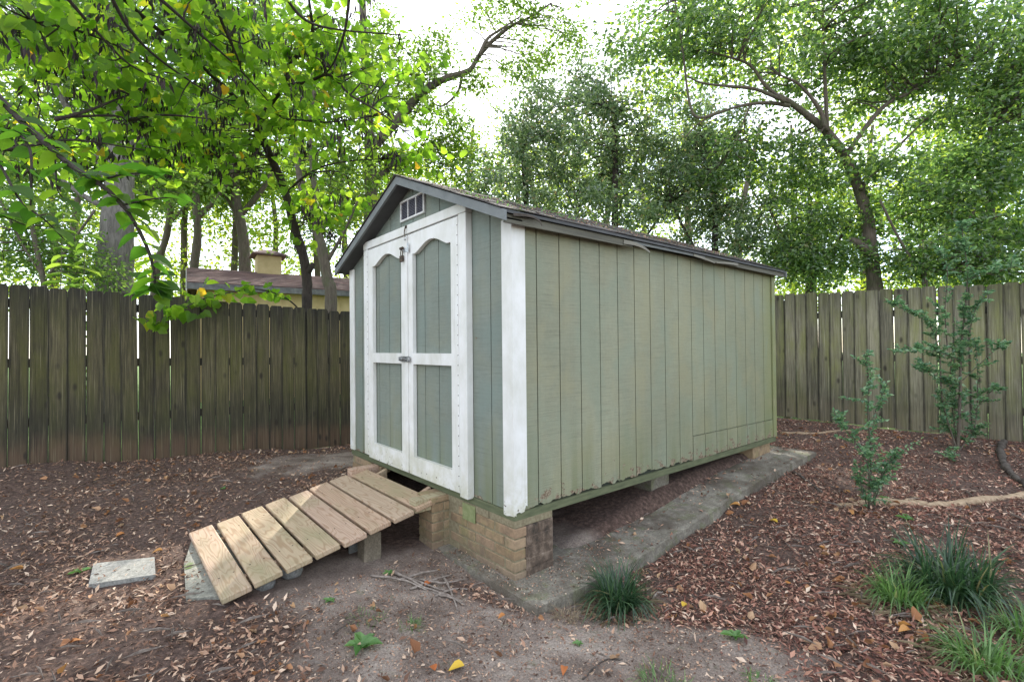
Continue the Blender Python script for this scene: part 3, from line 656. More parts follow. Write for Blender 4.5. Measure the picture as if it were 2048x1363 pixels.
# foundation: brick piers
BH, BL, BW, MJ = .057, .195, .092, .010
def brick_me(l, w, h, mat, name='brick'):
    b = MB(); b.box((0, 0, 0), (l, w, h), .004); return b.data(name, mat)
bm_full = [brick_me(BL, BW, BH, M_BRICK), brick_me(BL-.004, BW+.003, BH-.002, M_BRICK)]
bm_half = brick_me(BL/2-.005, BW, BH, M_BRICK); bm_dark = brick_me(BL, BW, BH, M_BRICKD); bm_darkh = brick_me(BL/2-.005, BW, BH, M_BRICKD)
pier = empty('brick_pier', (-.05, .06, 0), label='L-shaped brick foundation pier under the near corner of the shed', cat='brick pier')
def pb(me, x, y, z, rot=0, par=pier, dz=0):
    o = dobj('brick', me, (x-par.location[0]+random.uniform(-.002, .002), y-par.location[1]+random.uniform(-.002, .002), z-par.location[2]), (0, 0, rot), parent=par); return o
zb0 = -.02
for c_ in range(5):
    z = zb0+c_*(BH+MJ)+ (.028 if c_ > 3 else .0)*0
    off = (c_ % 2)*(BL+MJ)/2
    x = -.001-BL+off
    if off: pb(bm_half, -.001-(BL/2-.005), .004, z)
    x = -.001-BL-(off and (BL/2+.005)) 
    while x > -.76:
        pb(bm_full[random.randrange(2)], x, .004, z); x -= BL+MJ
    # side return, stained dark
    y = .102
    if c_ % 2: pb(bm_dark, -.001, y+.012, z, math.pi/2); pb(bm_darkh, -.001, .232-.005, z, math.pi/2)
    else: pb(bm_darkh, -.001, y, z, math.pi/2); pb(bm_dark, -.001, .112+.09, z, math.pi/2).scale = (.62, 1, 1)
ptop = zb0+5*(BH+MJ)
b = MB(); b.box((-.75+.05, .009-.06, -.05), (-.010+.05, .090-.06, ptop-.008)); b.obj('mortar', M_MORTAR, parent=pier); b = MB(); b.box((-.088+.05, .092-.06, -.05), (-.005+.05, .325-.06, ptop-.008)); b.obj('stained_mortar', M_BRICKD, parent=pier)
b = MB(); b.box((-.75+.05, .002-.06, ptop-.004), (-.26+.05, .095-.06, .3515)); b.box((-.255+.05, .006-.06, ptop-.004), (-.004+.05, .095-.06, .3515)); b.box((-.09+.05, .097-.06, ptop-.004), (-.004+.05, .32-.06, .3515)); b.obj('leveling_shim', M_MORTAR, parent=pier)
b = MB(); b.box((-.545+.05, -.004-.06, .235), (-.40+.05, .001-.06, .345)); m = Mat('green_shim', .8); m.set('Base Color', m.ramp(m.noise(m.vec('pos'), 30, 4), [(.3, (.16, .19, .075)), (.7, (.27, .29, .14))])); b.obj('green_board_scrap', m.m, parent=pier)
wp = empty('brick_pier', (-.84, -.06, 0), label='short brick pier standing in front of the foundation beside the top of the ramp', cat='brick pier')
for c_ in range(5):
    z = zb0+c_*(BH+MJ)
    if c_ % 2: pb(bm_full[0], -.93, -.128, z, 0, wp); pb(bm_full[1], -.93, -.030, z, 0, wp)
    else:
        for q in range(2): o = pb(bm_half, -.93+.0+q*.1025, -.128, z, 0, wp); o = pb(bm_half, -.93+q*.1025, -.03, z, 0, wp)
b = MB(); b.box((-.085, -.062, -.05), (.100, .115, .308)); b.obj('mortar', M_MORTAR, parent=wp)
b = MB(); b.box((-.098, -.076, ptop-.002), (.11, .118, .350), .004); b.obj('cap_brick', M_BRICK, parent=wp)
fp = empty('brick_pier', (-2.3, .05, .1), label='low brick pier under the far left front corner of the shed', cat='brick pier')
for c_ in range(4):
    for q in range(2 if c_ < 3 else 3):
        pb(bm_full[q % 2] if (c_+q) % 3 else bm_full[0], -2.50+q*(BL+MJ)+(c_ % 2)*.05, .004, .085+c_*(BH+MJ), 0, fp)
b = MB(); b.box((-.20, -.038, -.1), (.19, .04, .245)); b.obj('mortar', M_MORTAR, parent=fp)
b = MB(); b.box((-.34, 1.62, .1), (-.15, 1.88, .348), .006); b.obj('support_block', M_CONC, label='pale concrete block supporting the shed halfway along its right side', cat='concrete block')
b = MB(); b.box((-.20, 3.22, .18), (-.03, 3.62, .349), .006); b.obj('support_block', M_BRICK, label='tan block supporting the far right corner of the shed', cat='concrete block')

# concrete strip slab along the right side
prof = [(-.10, .0), (.3, .003), (.82, .015), (1.58, .085), (2.32, .17), (2.9, .21), (3.5, .24), (3.95, .25)]
py_, pz_ = zip(*prof); ysl = np.linspace(-.10, 3.95, 60); zs = np.interp(ysl, py_, pz_)
V = []; F = []
xs_ = [-.62, -.45, -.3, -.15, 0, .1, .2, .27, .30]
for j, (yy, z) in enumerate(zip(ysl, zs)):
    e = .012*(vnoise(yy, 0, 8, 3)-.5)+.014*(vnoise(yy, 0, 25, 3)-.5)
    for i, x in enumerate(xs_):
        V.append((x+(e if i == len(xs_)-1 else 0), yy, z+.004*(vnoise(x, yy, 9, 2)-.5)-(.008 if i == len(xs_)-1 else 0)))
    V.append((.305+e, yy, z-.22))
k = len(xs_)+1
for j in range(len(ysl)-1):
    for i in range(k-1): F.append((j*k+i, j*k+i+1, (j+1)*k+i+1, (j+1)*k+i))
b0 = len(V)
for i, x in enumerate(xs_+[.305]): V.append((x, -.102-.01*vnoise(x, 0, 7, 1), -.22))
for i in range(k-1): F.append((b0+i, b0+i+1, i+1, i))
slab = mobj('slab', V, F, M_CONC, False, kind='structure')
b = MB(); b.prism([(-1.05, -.04), (-.62, -.104), (-.62, .3), (-1.05, .3)], (0, 0, .001), UX, UY, (0, 0, 1), .2); b.obj('slab_extension', M_CONC, kind='structure')

# ------------------------------------------------------------------ ramp
M_POST = conc_mat('tan_block', (.15, .125, .09), (.25, .21, .16), mossamt=.3, thr=.6, dthr=.55)
ang = math.atan(.2045)
ramp = empty('wooden_ramp', (-1.36, -1.41, .06), label='wooden plank ramp of eight pine boards leading up to the shed doors', cat='ramp')
ra = lambda y: .060+.2045*(y+1.41)      # top surface height
bme = []
for v in range(4):
    b = MB(); hl = .618+random.uniform(-.006, .006); b.box((-hl, 0, -.036), (hl, .149, 0), .006); bme.append(b.data('board', M_DECK))
cyy = math.cos(ang); 
for i in range(8):
    y = -1.41+i*.1655; z = ra(y)+.012
    x = -1.372+(.025 if i > 3 else 0)+random.uniform(-.008, .008)
    o = dobj('board', bme[i % 4], (x-ramp.location[0], y-ramp.location[1], z-ramp.location[2]), (ang+random.uniform(-.01, .01), random.uniform(-.006, .006), random.uniform(-.012, .012)), parent=ramp)
for brd in [o for o in list(ramp.children) if o.name.startswith('board')]:
    for sx_ in (-.39, .35):
        for sy_ in (.035, .112):
            b = MB(); b.tube([(sx_, sy_, -.004), (sx_, sy_, .0012)], .0048, 7); b.obj('screw', M_RUST, parent=brd)
for x in (-1.76, -1.02):
    b = MB(); X = x-ramp.location[0]
    ys = [-1.36, -.12, .0]
    b.prism([(-1.35+1.41, ra(-1.35)-.026-.06), (-.15+1.41, ra(-.15)-.026-.06), (.0+1.41, .292), (.0+1.41, .205), (-.15+1.41, ra(-.15)-.12-.06), (-1.20+1.41, -.05)],
            (X+.044, 0, 0), UY, UZ, (1, 0, 0), .04)
    b.obj('stringer', M_DECK, parent=ramp)
for x in (-1.93, -.80):
    X = x-ramp.location[0]
    b = MB(); b.box((X-.045, 1.16, .205), (X+.045, 1.413, .293), .004); b.obj('stringer_cap', M_DECK, parent=ramp)
b = MB(); b.box((-.965, -.575, -.03), (-.845, -.455, .172), .006); b.obj('support_block', M_POST, label='upright tan concrete block propping up the near edge of the ramp', cat='concrete block')
b = MB(); b.box((-1.06, -.60, -.03), (-1.035, -.50, .165), .002); b.obj('support_board', M_ROCK, label='thin grey board standing under the ramp beside the concrete block', cat='board')
def rock(name, c, r, label):
    import bmesh
    bm = bmesh.new(); bmesh.ops.create_icosphere(bm, subdivisions=2, radius=1)
    for v in bm.verts:
        k = 1+.18*(vnoise(v.co.x*2+c[0], v.co.y*2+v.co.z*3, 1.3, 7)-.5); v.co = Vector((v.co.x*r[0]*k, v.co.y*r[1]*k, v.co.z*r[2]*k))
    me = bpy.data.meshes.new(name); bm.to_mesh(me); bm.free(); me.materials.append(M_ROCK)
    for p in me.polygons: p.use_smooth = True
    return dobj(name, me, c, label=label, cat='stone')
rock('stone', (-.90, -1.16, .035), (.075, .06, .055), 'rounded grey stone wedged under the ramp beneath the second board')
rock('stone', (-.95, -1.00, .045), (.085, .07, .055), 'rounded grey stone under the ramp behind the other stone')
def slabbox(name, cx, cy, z0, z1, lx, ly, rz_, mat, label, tilt=(0, 0)):
    b = MB(); b.box((-lx/2, -ly/2, z0-z1), (lx/2, ly/2, 0), .006); me = b.data(name, mat)
    return dobj(name, me, (cx, cy, z1), (tilt[0], tilt[1], rz_), label=label, cat='concrete paver')
c4 = [PZ(177, 1170, .045), PZ(187, 1128, .045), PZ(309, 1115, .045), PZ(311, 1150, .045)]
cc = sum(c4)/4
b = MB(); b.prism([(p[0]-cc[0], p[1]-cc[1]) for p in c4], (0, 0, 0), UX, UY, (0, 0, 1), .06); me = b.data('paver', M_PAVER); dobj('paver', me, (cc[0], cc[1], .052), label='flat grey concrete paver lying alone in the leaf litter left of the ramp', cat='concrete paver')
c4 = [PZ(392, 1055, .03), PZ(368, 1130, .03), PZ(372, 1200, .03), PZ(440, 1196, .03), PZ(560, 1120, .03), PZ(470, 1030, .03)]; cc = sum(c4)/len(c4)
b = MB(); b.prism([(p[0]-cc[0], p[1]-cc[1]) for p in c4], (0, 0, 0), UX, UY, (0, 0, 1), .08); me = b.data('paver', M_MOSSPAVER); dobj('paver', me, (cc[0], cc[1], .042), label='mossy concrete slab under the lowest board of the ramp', cat='concrete paver')

# ------------------------------------------------------------------ fences
def picket_variants(mat, wbase):
    out = []
    for v in range(5):
        w = wbase+random.uniform(-.0025, .002); h = 1.86; th = .016; e = .018
        bow = random.uniform(-.004, .004)
        zsn = [0, .45, .9, 1.35, h-.03]
        L = [(-w/2+bow*math.sin(math.pi*z/h), z) for z in zsn]; R = [(w/2+bow*math.sin(math.pi*z/h)*.8, z) for z in zsn]
        poly = L[:1]+[R[0]]+R[1:]+[(w/2-e, h), (-w/2+e, h)]+L[:0:-1]
        b = MB(); b.prism(poly, (0, 0, 0), UX, UZ, (0, -1, 0), th); out.append(b.data('picket', mat))
    return out
def fence(origin, d, k0, k1, topf, mat, label, flip, rails=True, seed=0):
    a = math.atan2(d[1], d[0]); f = empty('wooden_fence', (origin[0], origin[1], 0), label=label, cat='fence'); R = random.Random(seed)
    pv = picket_variants(mat, .1430 if rails else .1445)
    for k in range(k0, k1):
        p = np.array(origin)+d*.147*(k+.5)
        zt = topf(k)+R.uniform(-.010, .010)
        off = R.uniform(-.004, .004) if rails else R.uniform(-.009, .009)
        n = np.array([d[1], -d[0]])
        dobj('picket', pv[R.randrange(5)], (p[0]-origin[0]+n[0]*off, p[1]-origin[1]+n[1]*off, zt-1.86), (R.uniform(-.006, .006), R.uniform(-.006, .006), a+R.uniform(-.035, .035)), parent=f)
    n = -np.array([d[1], -d[0]])     # away from the yard
    for h in (.35, .95, 1.55):
        b = MB()
        q0 = d*.147*k0+n*.024; q1 = d*.147*k1+n*.024
        z0, z1 = topf(k0)-1.86+h, topf(k1)-1.86+h
        V = []
        for (q, z) in ((q0, z0), (q1, z1)):
            for dn in (0, .038):
                for dz in (0, .089): V.append((q[0]+n[0]*dn, q[1]+n[1]*dn, z+dz))
        b.add(V, [(0, 1, 3, 2), (4, 6, 7, 5), (0, 4, 5, 1), (2, 3, 7, 6), (1, 5, 7, 3), (0, 2, 6, 4)]); b.obj('fence_rail', mat, parent=f)
    for k in range(k0+3, k1, 16):
        q = d*.147*k+n*.11; b = MB(); b.box((q[0]-.045, q[1]-.045, -.1), (q[0]+.045, q[1]+.045, topf(k)-.08)); b.obj('fence_post', mat, parent=f)
    return f
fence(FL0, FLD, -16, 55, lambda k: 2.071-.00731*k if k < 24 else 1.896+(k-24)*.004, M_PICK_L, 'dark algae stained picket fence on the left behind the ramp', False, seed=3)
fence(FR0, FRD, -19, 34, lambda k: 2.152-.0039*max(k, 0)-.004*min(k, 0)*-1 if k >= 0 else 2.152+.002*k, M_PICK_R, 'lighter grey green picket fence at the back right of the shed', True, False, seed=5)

# ------------------------------------------------------------------ neighbour house
R0 = P(375, 535, 14.3); R1 = P(690, 557, 16.8); hd = (R1-R0)[:2]; hd /= np.linalg.norm(hd)
HZ = R0[2]
house = empty('outbuilding', (R0[0], R0[1], 0), math.atan2(hd[1], hd[0]), label='yellow outbuilding with brown shingle roof and cupola beyond the left fence', cat='building')
m = Mat('yellow_wall_paint', .7); n = m.noise(m.vec('pos'), 6, 4); m.set('Base Color', m.ramp(n, [(.3, (.52, .40, .20)), (.7, (.62, .49, .27))])); M_YEL = m.m
m = Mat('brown_roof', .95); v = m.vec('pos'); n = m.noise(v, 70, 4); c = m.ramp(m.noise(v, 2, 5, .6), [(.35, (.10, .065, .07)), (.7, (.22, .135, .125))]); c = m.mix(1.0, c, m.ramp(n, [(.3, .7), (.7, 1.3)]), 'MULTIPLY'); m.set('Base Color', c); m.bump(n, .5, .01); M_BROOF = m.m
m = Mat('grey_gutter', .7); m.set('Base Color', m.ramp(m.noise(m.vec('pos'), 9, 4), [(.3, (.10, .10, .11)), (.7, (.20, .20, .21))])); M_GUT = m.m
HL = 9.0; HW = 3.3; EZ = HZ-.80
b = MB(); b.box((.25, -HW+.35, -.2), (HL-.2, -HW+.50, EZ-.02)); b.obj('wall', M_YEL, parent=house)
b = MB(); b.prism([(-HW+.35, -.2), (HW-.35, -.2), (HW-.35, EZ), (0, HZ-.12), (-HW+.35, EZ)], (.25, 0, 0), UY, UZ, (-1, 0, 0), .15); b.obj('gable_wall', M_YEL, parent=house)
b = MB()
for i in range(30): b.box((.3+i*.3, -HW+.325, -.2), (.33+i*.3, -HW+.349, EZ-.13))
b.obj('wall_battens', M_YEL, parent=house, kind='stuff')
nr = 13
for sg in (-1, 1):
    b = MB(); b.prism([(0, HZ), (sg*HW, EZ), (sg*HW, EZ-.05), (0, HZ-.05)], (0, 0, 0), UY, UZ, (-1, 0, 0), HL); b.obj('roof', M_BROOF, parent=house)
b = MB()
for i in range(nr):
    t0, t1 = i/nr, (i+1)/nr
    b.prism([(-HW*t0, HZ-.80*t0+.006), (-HW*t1, HZ-.80*t1+.022), (-HW*t1, HZ-.80*t1+.002), (-HW*t0, HZ-.80*t0+.001)], (-.02, 0, 0), UY, UZ, (-1, 0, 0), HL+.04)
b.obj('shingle_courses', M_BROOF, parent=house, kind='stuff')
b = MB(); b.box((-.02, -HW-.03, EZ-.16), (HL, -HW+.02, EZ-.015)); b.obj('gutter_board', M_GUT, parent=house)
b = MB(); b.box((.1, -HW+.03, EZ-.13), (HL, -HW+.34, EZ-.10)); b.obj('soffit', M_YEL, parent=house)
for sg in (-1, 1):
    b = MB(); b.prism([(0, HZ-.02), (sg*HW, EZ-.02), (sg*HW, EZ-.20), (0, HZ-.20)], (-.04, 0, 0), UY, UZ, (-1, 0, 0), .03); b.obj('rake_board', M_TRIM, parent=house)
cu = P(535, 548, 15.6); ca, sa = math.cos(-house.rotation_euler[2]), math.sin(-house.rotation_euler[2]); dx, dy = cu[0]-R0[0], cu[1]-R0[1]; lx = ca*dx-sa*dy
b = MB(); b.box((lx-.34, -.34, HZ-.35), (lx+.34, .34, HZ+.52)); b.obj('cupola', M_YEL, parent=house)
b = MB(); q = .5; zt = HZ+.50
b.add([(lx-q, -q, zt), (lx+q, -q, zt), (lx+q, q, zt), (lx-q, q, zt), (lx-.12, 0, zt+.24), (lx+.12, 0, zt+.24), (lx-q, -q, zt+.04), (lx+q, -q, zt+.04), (lx+q, q, zt+.04), (lx-q, q, zt+.04)],
      [(3, 2, 1, 0), (0, 1, 7, 6), (1, 2, 8, 7), (2, 3, 9, 8), (3, 0, 6, 9), (6, 7, 5, 4), (7, 8, 5), (8, 9, 4, 5), (9, 6, 4)]); b.obj('cupola_roof', M_BROOF, parent=house)

# ------------------------------------------------------------------ foliage tools
def unit(a): return a/(np.linalg.norm(a, axis=-1, keepdims=True)+1e-9)
def leaf_mesh(pos, axis, nrm, size, aspect=.5, fold=.12, droop=.1, shape='rhomb'):
    N = len(pos); axis = unit(axis); nrm = unit(nrm-axis*np.sum(nrm*axis, -1, keepdims=True)); side = np.cross(axis, nrm)
    s = np.broadcast_to(np.asarray(size, float), (N,))[:, None]
    if shape == 'rhomb':
        V = np.stack([pos, pos+axis*s*.42+side*s*aspect/2+nrm*s*fold, pos+axis*s-nrm*s*droop, pos+axis*s*.42-side*s*aspect/2+nrm*s*fold], 1)
        b = (np.arange(N)*4)[:, None]; F = np.concatenate([b+np.array([0, 1, 2]), b+np.array([0, 2, 3])], 0)
        return V.reshape(-1, 3), F
    # heart / broad: 7 outline points folded along the midrib
    t = [0, .12, .45, .80, 1.0]; w = [0, .40, .50, .26, 0]
    pts = [pos, pos+axis*s*-.06+side*s*aspect*.36+nrm*s*fold*.6, pos+axis*s*.36+side*s*aspect*.52+nrm*s*fold, pos+axis*s*.76+side*s*aspect*.27+nrm*s*fold*.3, pos+axis*s-nrm*s*droop,
           pos+axis*s*.76-side*s*aspect*.27+nrm*s*fold*.3, pos+axis*s*.36-side*s*aspect*.52+nrm*s*fold, pos-axis*s*.06-side*s*aspect*.36+nrm*s*fold*.6]
    V = np.stack(pts, 1); b = (np.arange(N)*8)[:, None]
    F = np.concatenate([b+np.array(q) for q in ([0, 1, 2], [0, 2, 3], [0, 3, 4], [0, 4, 5], [0, 5, 6], [0, 6, 7])], 0)
    return V.reshape(-1, 3), F
def crown_points(ells, nclump, nleaf, rad, flat=.55, shell=.5):
    """clump centres in the ellipsoids and leaf positions round them"""
    vol = np.array([e[3]*e[4]*e[5] for e in ells])**.8; cnt = np.maximum(1, (nclump*vol/vol.sum()).astype(int)); C = []
    for e, c in zip(ells, cnt):
        d = unit(rng.normal(size=(c, 3))); r = rng.random(c)**shell
        C.append(np.array(e[:3])+d*r[:, None]*np.array(e[3:6]))
    C = np.concatenate(C); k = len(C)
    n = np.maximum(3, (nleaf*(.4+1.2*rng.random(k))).astype(int)); rr = rad*(.6+.8*rng.random(k))
    ci = np.repeat(np.arange(k), n); off = rng.normal(size=(len(ci), 3))*np.array([1, 1, flat])
    pos = C[ci]+off*rr[ci][:, None]*.6
    return C, pos, off
def crown(name, ells, nclump, nleaf, rad, size, mat, parent, flat=.55, aspect=.55, sizevar=.5, droop=.15, shape='rhomb', shell=.5, up=.8, **k):
    C, pos, off = crown_points(ells, nclump, nleaf, rad, flat, shell); N = len(pos)
    ax = unit(off+rng.normal(size=(N, 3))*.8+np.array([0, 0, -.35])); nr_ = unit(rng.normal(size=(N, 3))+np.array([0, 0, up]))
    V, F = leaf_mesh(pos, ax, nr_, size*(1-sizevar/2+sizevar*rng.random(N)), aspect, .12, droop, shape)
    mobj(name, V, F, mat, False, parent=parent, **k); return C
def twigs(name, nodes, targets, mat, parent, r0=.022, r1=.004, sag=.1, n=5, sides=4):
    """one bough from the nearest wood to each target"""
    nodes = np.array(nodes); mb = MB()
    for t in targets:
        d = np.linalg.norm(nodes-t, axis=1)+np.where(nodes[:, 2] > t[2]+.3, 2.0, 0); s = nodes[np.argmin(d)]; L = np.linalg.norm(t-s)
        if L < .05: continue
        u = np.linspace(0, 1, n)[:, None]; p = s+(t-s)*u; p[:, 2] += (np.sin(math.pi*u[:, 0])*L*sag); p[1:-1] += rng.normal(size=(n-2, 3))*L*.045
        rr = min(r0, .010+L*.006); mb.tube(p, np.linspace(rr, r1, n), sides, False)
    if mb.V: mobj(name, mb.V, mb.F, mat, True, parent=parent, kind='stuff')
def limb(name, pts, r0, r1, mat, parent, sides=8, n=4, wob=.0):
    p = smooth_path(pts, n)
    if wob: p[1:-1] += rng.normal(size=(len(p)-2, 3))*wob
    b = MB(); r = np.linspace(r0, r1, len(p)); r *= (1+.05*rng.normal(size=len(p)))
    b.tube(p, r, sides); mobj(name, b.V, b.F, mat, True, parent=parent); return p
def ell(px, py, d, rx, ry, rd):
    c = P(px, py, d); s = d/FOC; return (c[0], c[1], c[2], max(rx*s, .1), rd, ry*s)
# ellipsoids are given in the view's right / depth / up directions: turn them to world boxes
def ells_view(lst):
    out = []
    for px, py, d, rx, ry, rd in lst:
        c = P(px, py, d); s = d/FOC; a, e = rx*s, rd
        sx_ = math.hypot(rt[0]*a, fw[0]*e); sy_ = math.hypot(rt[1]*a, fw[1]*e); out.append((c[0], c[1], c[2], sx_, sy_, ry*s))
    return out
def tree(label, cat, root, limbs, ells, nclump, nleaf, rad, size, leafm, bark, group=None, tw=.35, r0=.022, name='tree', **k):
    t = empty(name, tuple(root), label=label, cat=cat, group=group)
    nodes = []
    for i, (pts, ra_, rb) in enumerate(limbs):
        p = limb('trunk' if i == 0 else 'branch', [np.array(q)-root for q in pts], ra_, rb, bark, t, 12 if i == 0 else 7); nodes += list(p)
    E = [(e[0]-root[0], e[1]-root[1], e[2]-root[2], e[3], e[4], e[5]) for e in ells_view(ells)]
    C = crown('crown', E, nclump, nleaf, rad, size, leafm, t, **k)
    if tw > 0: twigs('twigs', nodes, C[rng.random(len(C)) < tw], bark, t, r0=r0)
    return t
def LP(lst, d): return [P(x, y, d if len(q) == 0 else q[0]) for x, y, *q in lst]
def base(px, d):
    p = P(px, 700, d); return np.array([p[0], p[1], float(gz(p[0], p[1]))-.05])

# --- the oak with the thick grey trunk
r_ = base(228, 10)
tree('big tree with thick grey furrowed trunk behind the left fence', 'tree', r_,
     [([r_, P(229, 585, 10), P(233, 480, 10), P(238, 400, 10.1), P(245, 250, 10.4), P(250, 60, 11), P(255, -150, 12)], .36, .16),
      (LP([(237, 410), (190, 300), (120, 190), (60, 60)], 10.2), .12, .04), (LP([(240, 380), (300, 260), (380, 150), (420, 20)], 10.4), .12, .04), (LP([(238, 430), (150, 380), (60, 300)], 10), .07, .02)],
     [(190, 110, 11, 330, 210, 2.2), (60, 330, 10.5, 130, 110, 1.6), (330, 330, 12, 160, 90, 1.5), (450, 60, 11.5, 230, 160, 2)], 420, 62, .50, .13, M_LEAF_OAK, M_BARK_OAK, shell=.6)
# --- slender trees behind the outbuilding
for (x, xt, yt, d, w, lab, ells_) in [
    (387, 392, 330, 16, .16, 'slim grey tree trunk rising left of the outbuilding roof', [(400, 330, 17, 130, 90, 1.6)]),
    (490, 470, 300, 17, .24, 'forked tree behind the outbuilding roof left of the cupola', [(480, 300, 18, 170, 120, 2)]),
    (310, 345, 380, 18, .15, 'dark leaning tree right of the thick grey trunk', [(320, 300, 19, 120, 120, 2)])]:
    r_ = base(x, d)
    tree(lab, 'tree', r_, [([r_, P(x, 560, d), P((x+xt)/2+6, 470, d), P(xt, 380, d), P(xt+4, yt-80, d+.5)], w, w*.5),
        (LP([(xt, 440), (xt+38, 400), (xt+70, 350), (xt+85, 260)], d), w*.5, .04), (LP([(xt, 420), (xt-28, 370), (xt-40, 300)], d), w*.4, .04)], ells_, 130, 60, .6, .17, M_LEAF_GUM, M_BARK_BROWN, tw=.3)
r_ = base(655, 9.2)
tree('brown twisting tree right of the dark redbud trunk', 'tree', r_, [([r_, P(662, 600, 9.2), P(655, 560, 9.2), P(640, 480, 9.2), P(618, 415, 9.2), P(600, 360, 9.3), P(592, 280, 9.5)], .13, .05),
      (LP([(638, 470), (640, 420), (628, 360), (620, 250), (640, 120)], 9.2), .075, .03), (LP([(650, 530), (690, 460), (720, 390)], 9.2), .04, .015)],
     [(680, 330, 10, 110, 130, 1.2), (610, 180, 10, 130, 120, 1.4), (650, 460, 11, 90, 60, 1.0)], 120, 52, .36, .10, M_LEAF_GUM, M_BARK_BROWN)
# --- tall tree behind the shed with the limbs reaching into the gap of sky
r_ = base(742, 12)
tree('tall tree behind the shed with long bare limbs across the open sky', 'tree', r_,
     [([r_, P(742, 560, 12), P(742, 420, 12), P(741, 330, 12), P(738, 257, 12.1), P(730, 120, 12.5), P(722, -60, 13)], .20, .08),
      (LP([(741, 380), (770, 340), (800, 318), (840, 300)], 12), .09, .03),
      (LP([(741, 300), (775, 262), (807, 227), (830, 200), (855, 178), (885, 160), (915, 150), (940, 140), (958, 112), (985, 82), (1023, 52), (1060, 35), (1100, 8)], 12), .13, .02),
      (LP([(925, 147), (915, 185), (885, 212), (865, 205)], 12), .04, .012), (LP([(958, 112), (975, 78), (1000, 60), (1045, 30)], 11.8), .05, .012),
      (LP([(775, 262), (800, 160), (850, 150), (900, 148)], 12.2), .04, .015)],
     [(990, 35, 12, 75, 42, .8), (1060, 15, 12, 60, 30, .7), (880, 120, 12, 70, 50, .9), (960, 175, 12, 55, 32, .6), (835, 200, 12, 60, 60, 1.0), (900, 220, 12, 50, 30, .6), (1090, 100, 12.2, 75, 40, .8), (1150, 70, 12.5, 40, 60, .8),
      (760, 150, 12.5, 110, 130, 1.4), (810, 320, 12, 75, 50, .9), (930, 300, 12.5, 45, 45, .7), (720, 380, 12.5, 90, 90, 1.2), (1045, 150, 11.8, 35, 60, .6), (930, 350, 12, 80, 50, 1.0), (900, 280, 12, 60, 60, .8)], 400, 42, .27, .10, M_LEAF_GUM, M_BARK_BROWN, tw=.55, up=.6)
# --- dark glossy evergreens behind the shed
def bush(label, cat, x, d, ells_, nc, nl, rad, size, leafm, bark, name='evergreen_tree', w=.12, **k):
    r_ = base(x, d); tx = ells_[0][0]
    return tree(label, cat, r_, [([r_, P(x, 600, d), P((x+tx)/2, ells_[0][1]+ells_[0][4]*.3, d), P(tx, ells_[0][1]-ells_[0][4]*.5, d)], w, .03),
        (LP([(x, 560), (x-50, 480), (x-90, 400)], d), w*.4, .02), (LP([(x, 560), (x+50, 490), (x+100, 420)], d), w*.4, .02)], ells_, nc, nl, rad, size, leafm, bark, name=name, **k)
bush('dark glossy evergreen with reddish tip rising behind the shed roof', 'tree', 1060, 11, [(1040, 330, 11, 110, 110, 1.2), (1060, 225, 11, 55, 80, .8), (960, 350, 11, 50, 50, .8), (1120, 300, 11, 110, 120, 1.2), (1010, 400, 10.5, 110, 50, .9)], 170, 56, .25, .095, M_LEAF_HOLLY, M_BARK_DARK)
bush('broad dark green evergreen above the middle of the shed roof', 'tree', 1230, 11, [(1230, 300, 11.5, 170, 150, 1.6), (1160, 180, 12, 80, 70, 1.0), (1330, 380, 11, 130, 90, 1.3), (1200, 430, 10.5, 160, 60, 1)], 290, 54, .26, .10, M_LEAF_HOLLY, M_BARK_DARK)
bush('dark green tree behind the far end of the shed roof', 'tree', 1430, 10.5, [(1430, 430, 10.5, 110, 80, 1.1), (1390, 280, 11.5, 110, 110, 1.4), (1500, 500, 10, 80, 50, .8)], 170, 60, .28, .095, M_LEAF_HOLLY, M_BARK_DARK)
# --- the leaning tree on the right
r_ = base(1750, 9.2)
tree('leaning tree with curved arching boughs behind the right fence', 'tree', r_,
     [([r_, P(1750, 600, 9.2), P(1748, 560, 9.2), P(1740, 490, 9.2), P(1733, 430, 9.2), P(1715, 370, 9.2), P(1690, 315, 9.2), P(1655, 265, 9.1), P(1620, 235, 9), P(1580, 205, 8.9), P(1540, 185, 8.8)], .15, .04),
      (LP([(1742, 510), (1722, 490), (1700, 478)], 9.1), .09, .06),
      (LP([(1580, 212), (1540, 206), (1490, 210), (1440, 225), (1400, 245), (1370, 275)], 8.8), .038, .01), (LP([(1560, 198), (1510, 178), (1450, 172), (1400, 165), (1372, 150)], 8.7), .036, .01),
      (LP([(1570, 204), (1530, 170), (1500, 130), (1450, 112), (1400, 100)], 8.7), .038, .01), (LP([(1650, 258), (1640, 220), (1600, 170), (1560, 150)], 8.9), .05, .015),
      (LP([(1655, 262), (1652, 200), (1648, 110), (1645, 0), (1640, -80)], 9), .04, .015), (LP([(1690, 312), (1760, 220), (1810, 190), (1850, 170), (1890, 148), (1960, 120)], 9), .045, .014),
      (LP([(1720, 380), (1790, 300), (1850, 240)], 9.1), .035, .012), (LP([(1500, 212), (1480, 260), (1465, 300)], 8.8), .02, .008), (LP([(1440, 225), (1395, 235), (1378, 200), (1365, 100), (1350, 0)], 8.6), .03, .012)],
     [(1480, 60, 9, 190, 110, 1.5), (1700, 90, 9.3, 220, 140, 1.6), (1330, 90, 9.5, 110, 110, 1.3), (1880, 170, 9.5, 170, 110, 1.5), (1600, 330, 9.5, 130, 60, 1.2), (1470, 320, 9.8, 110, 70, 1.2), (1850, 60, 9, 220, 90, 1.5), (1760, 330, 8.7, 90, 60, .5)],
     520, 46, .27, .105, M_LEAF_RIGHT, M_BARK_BROWN, tw=.4, r0=.018)
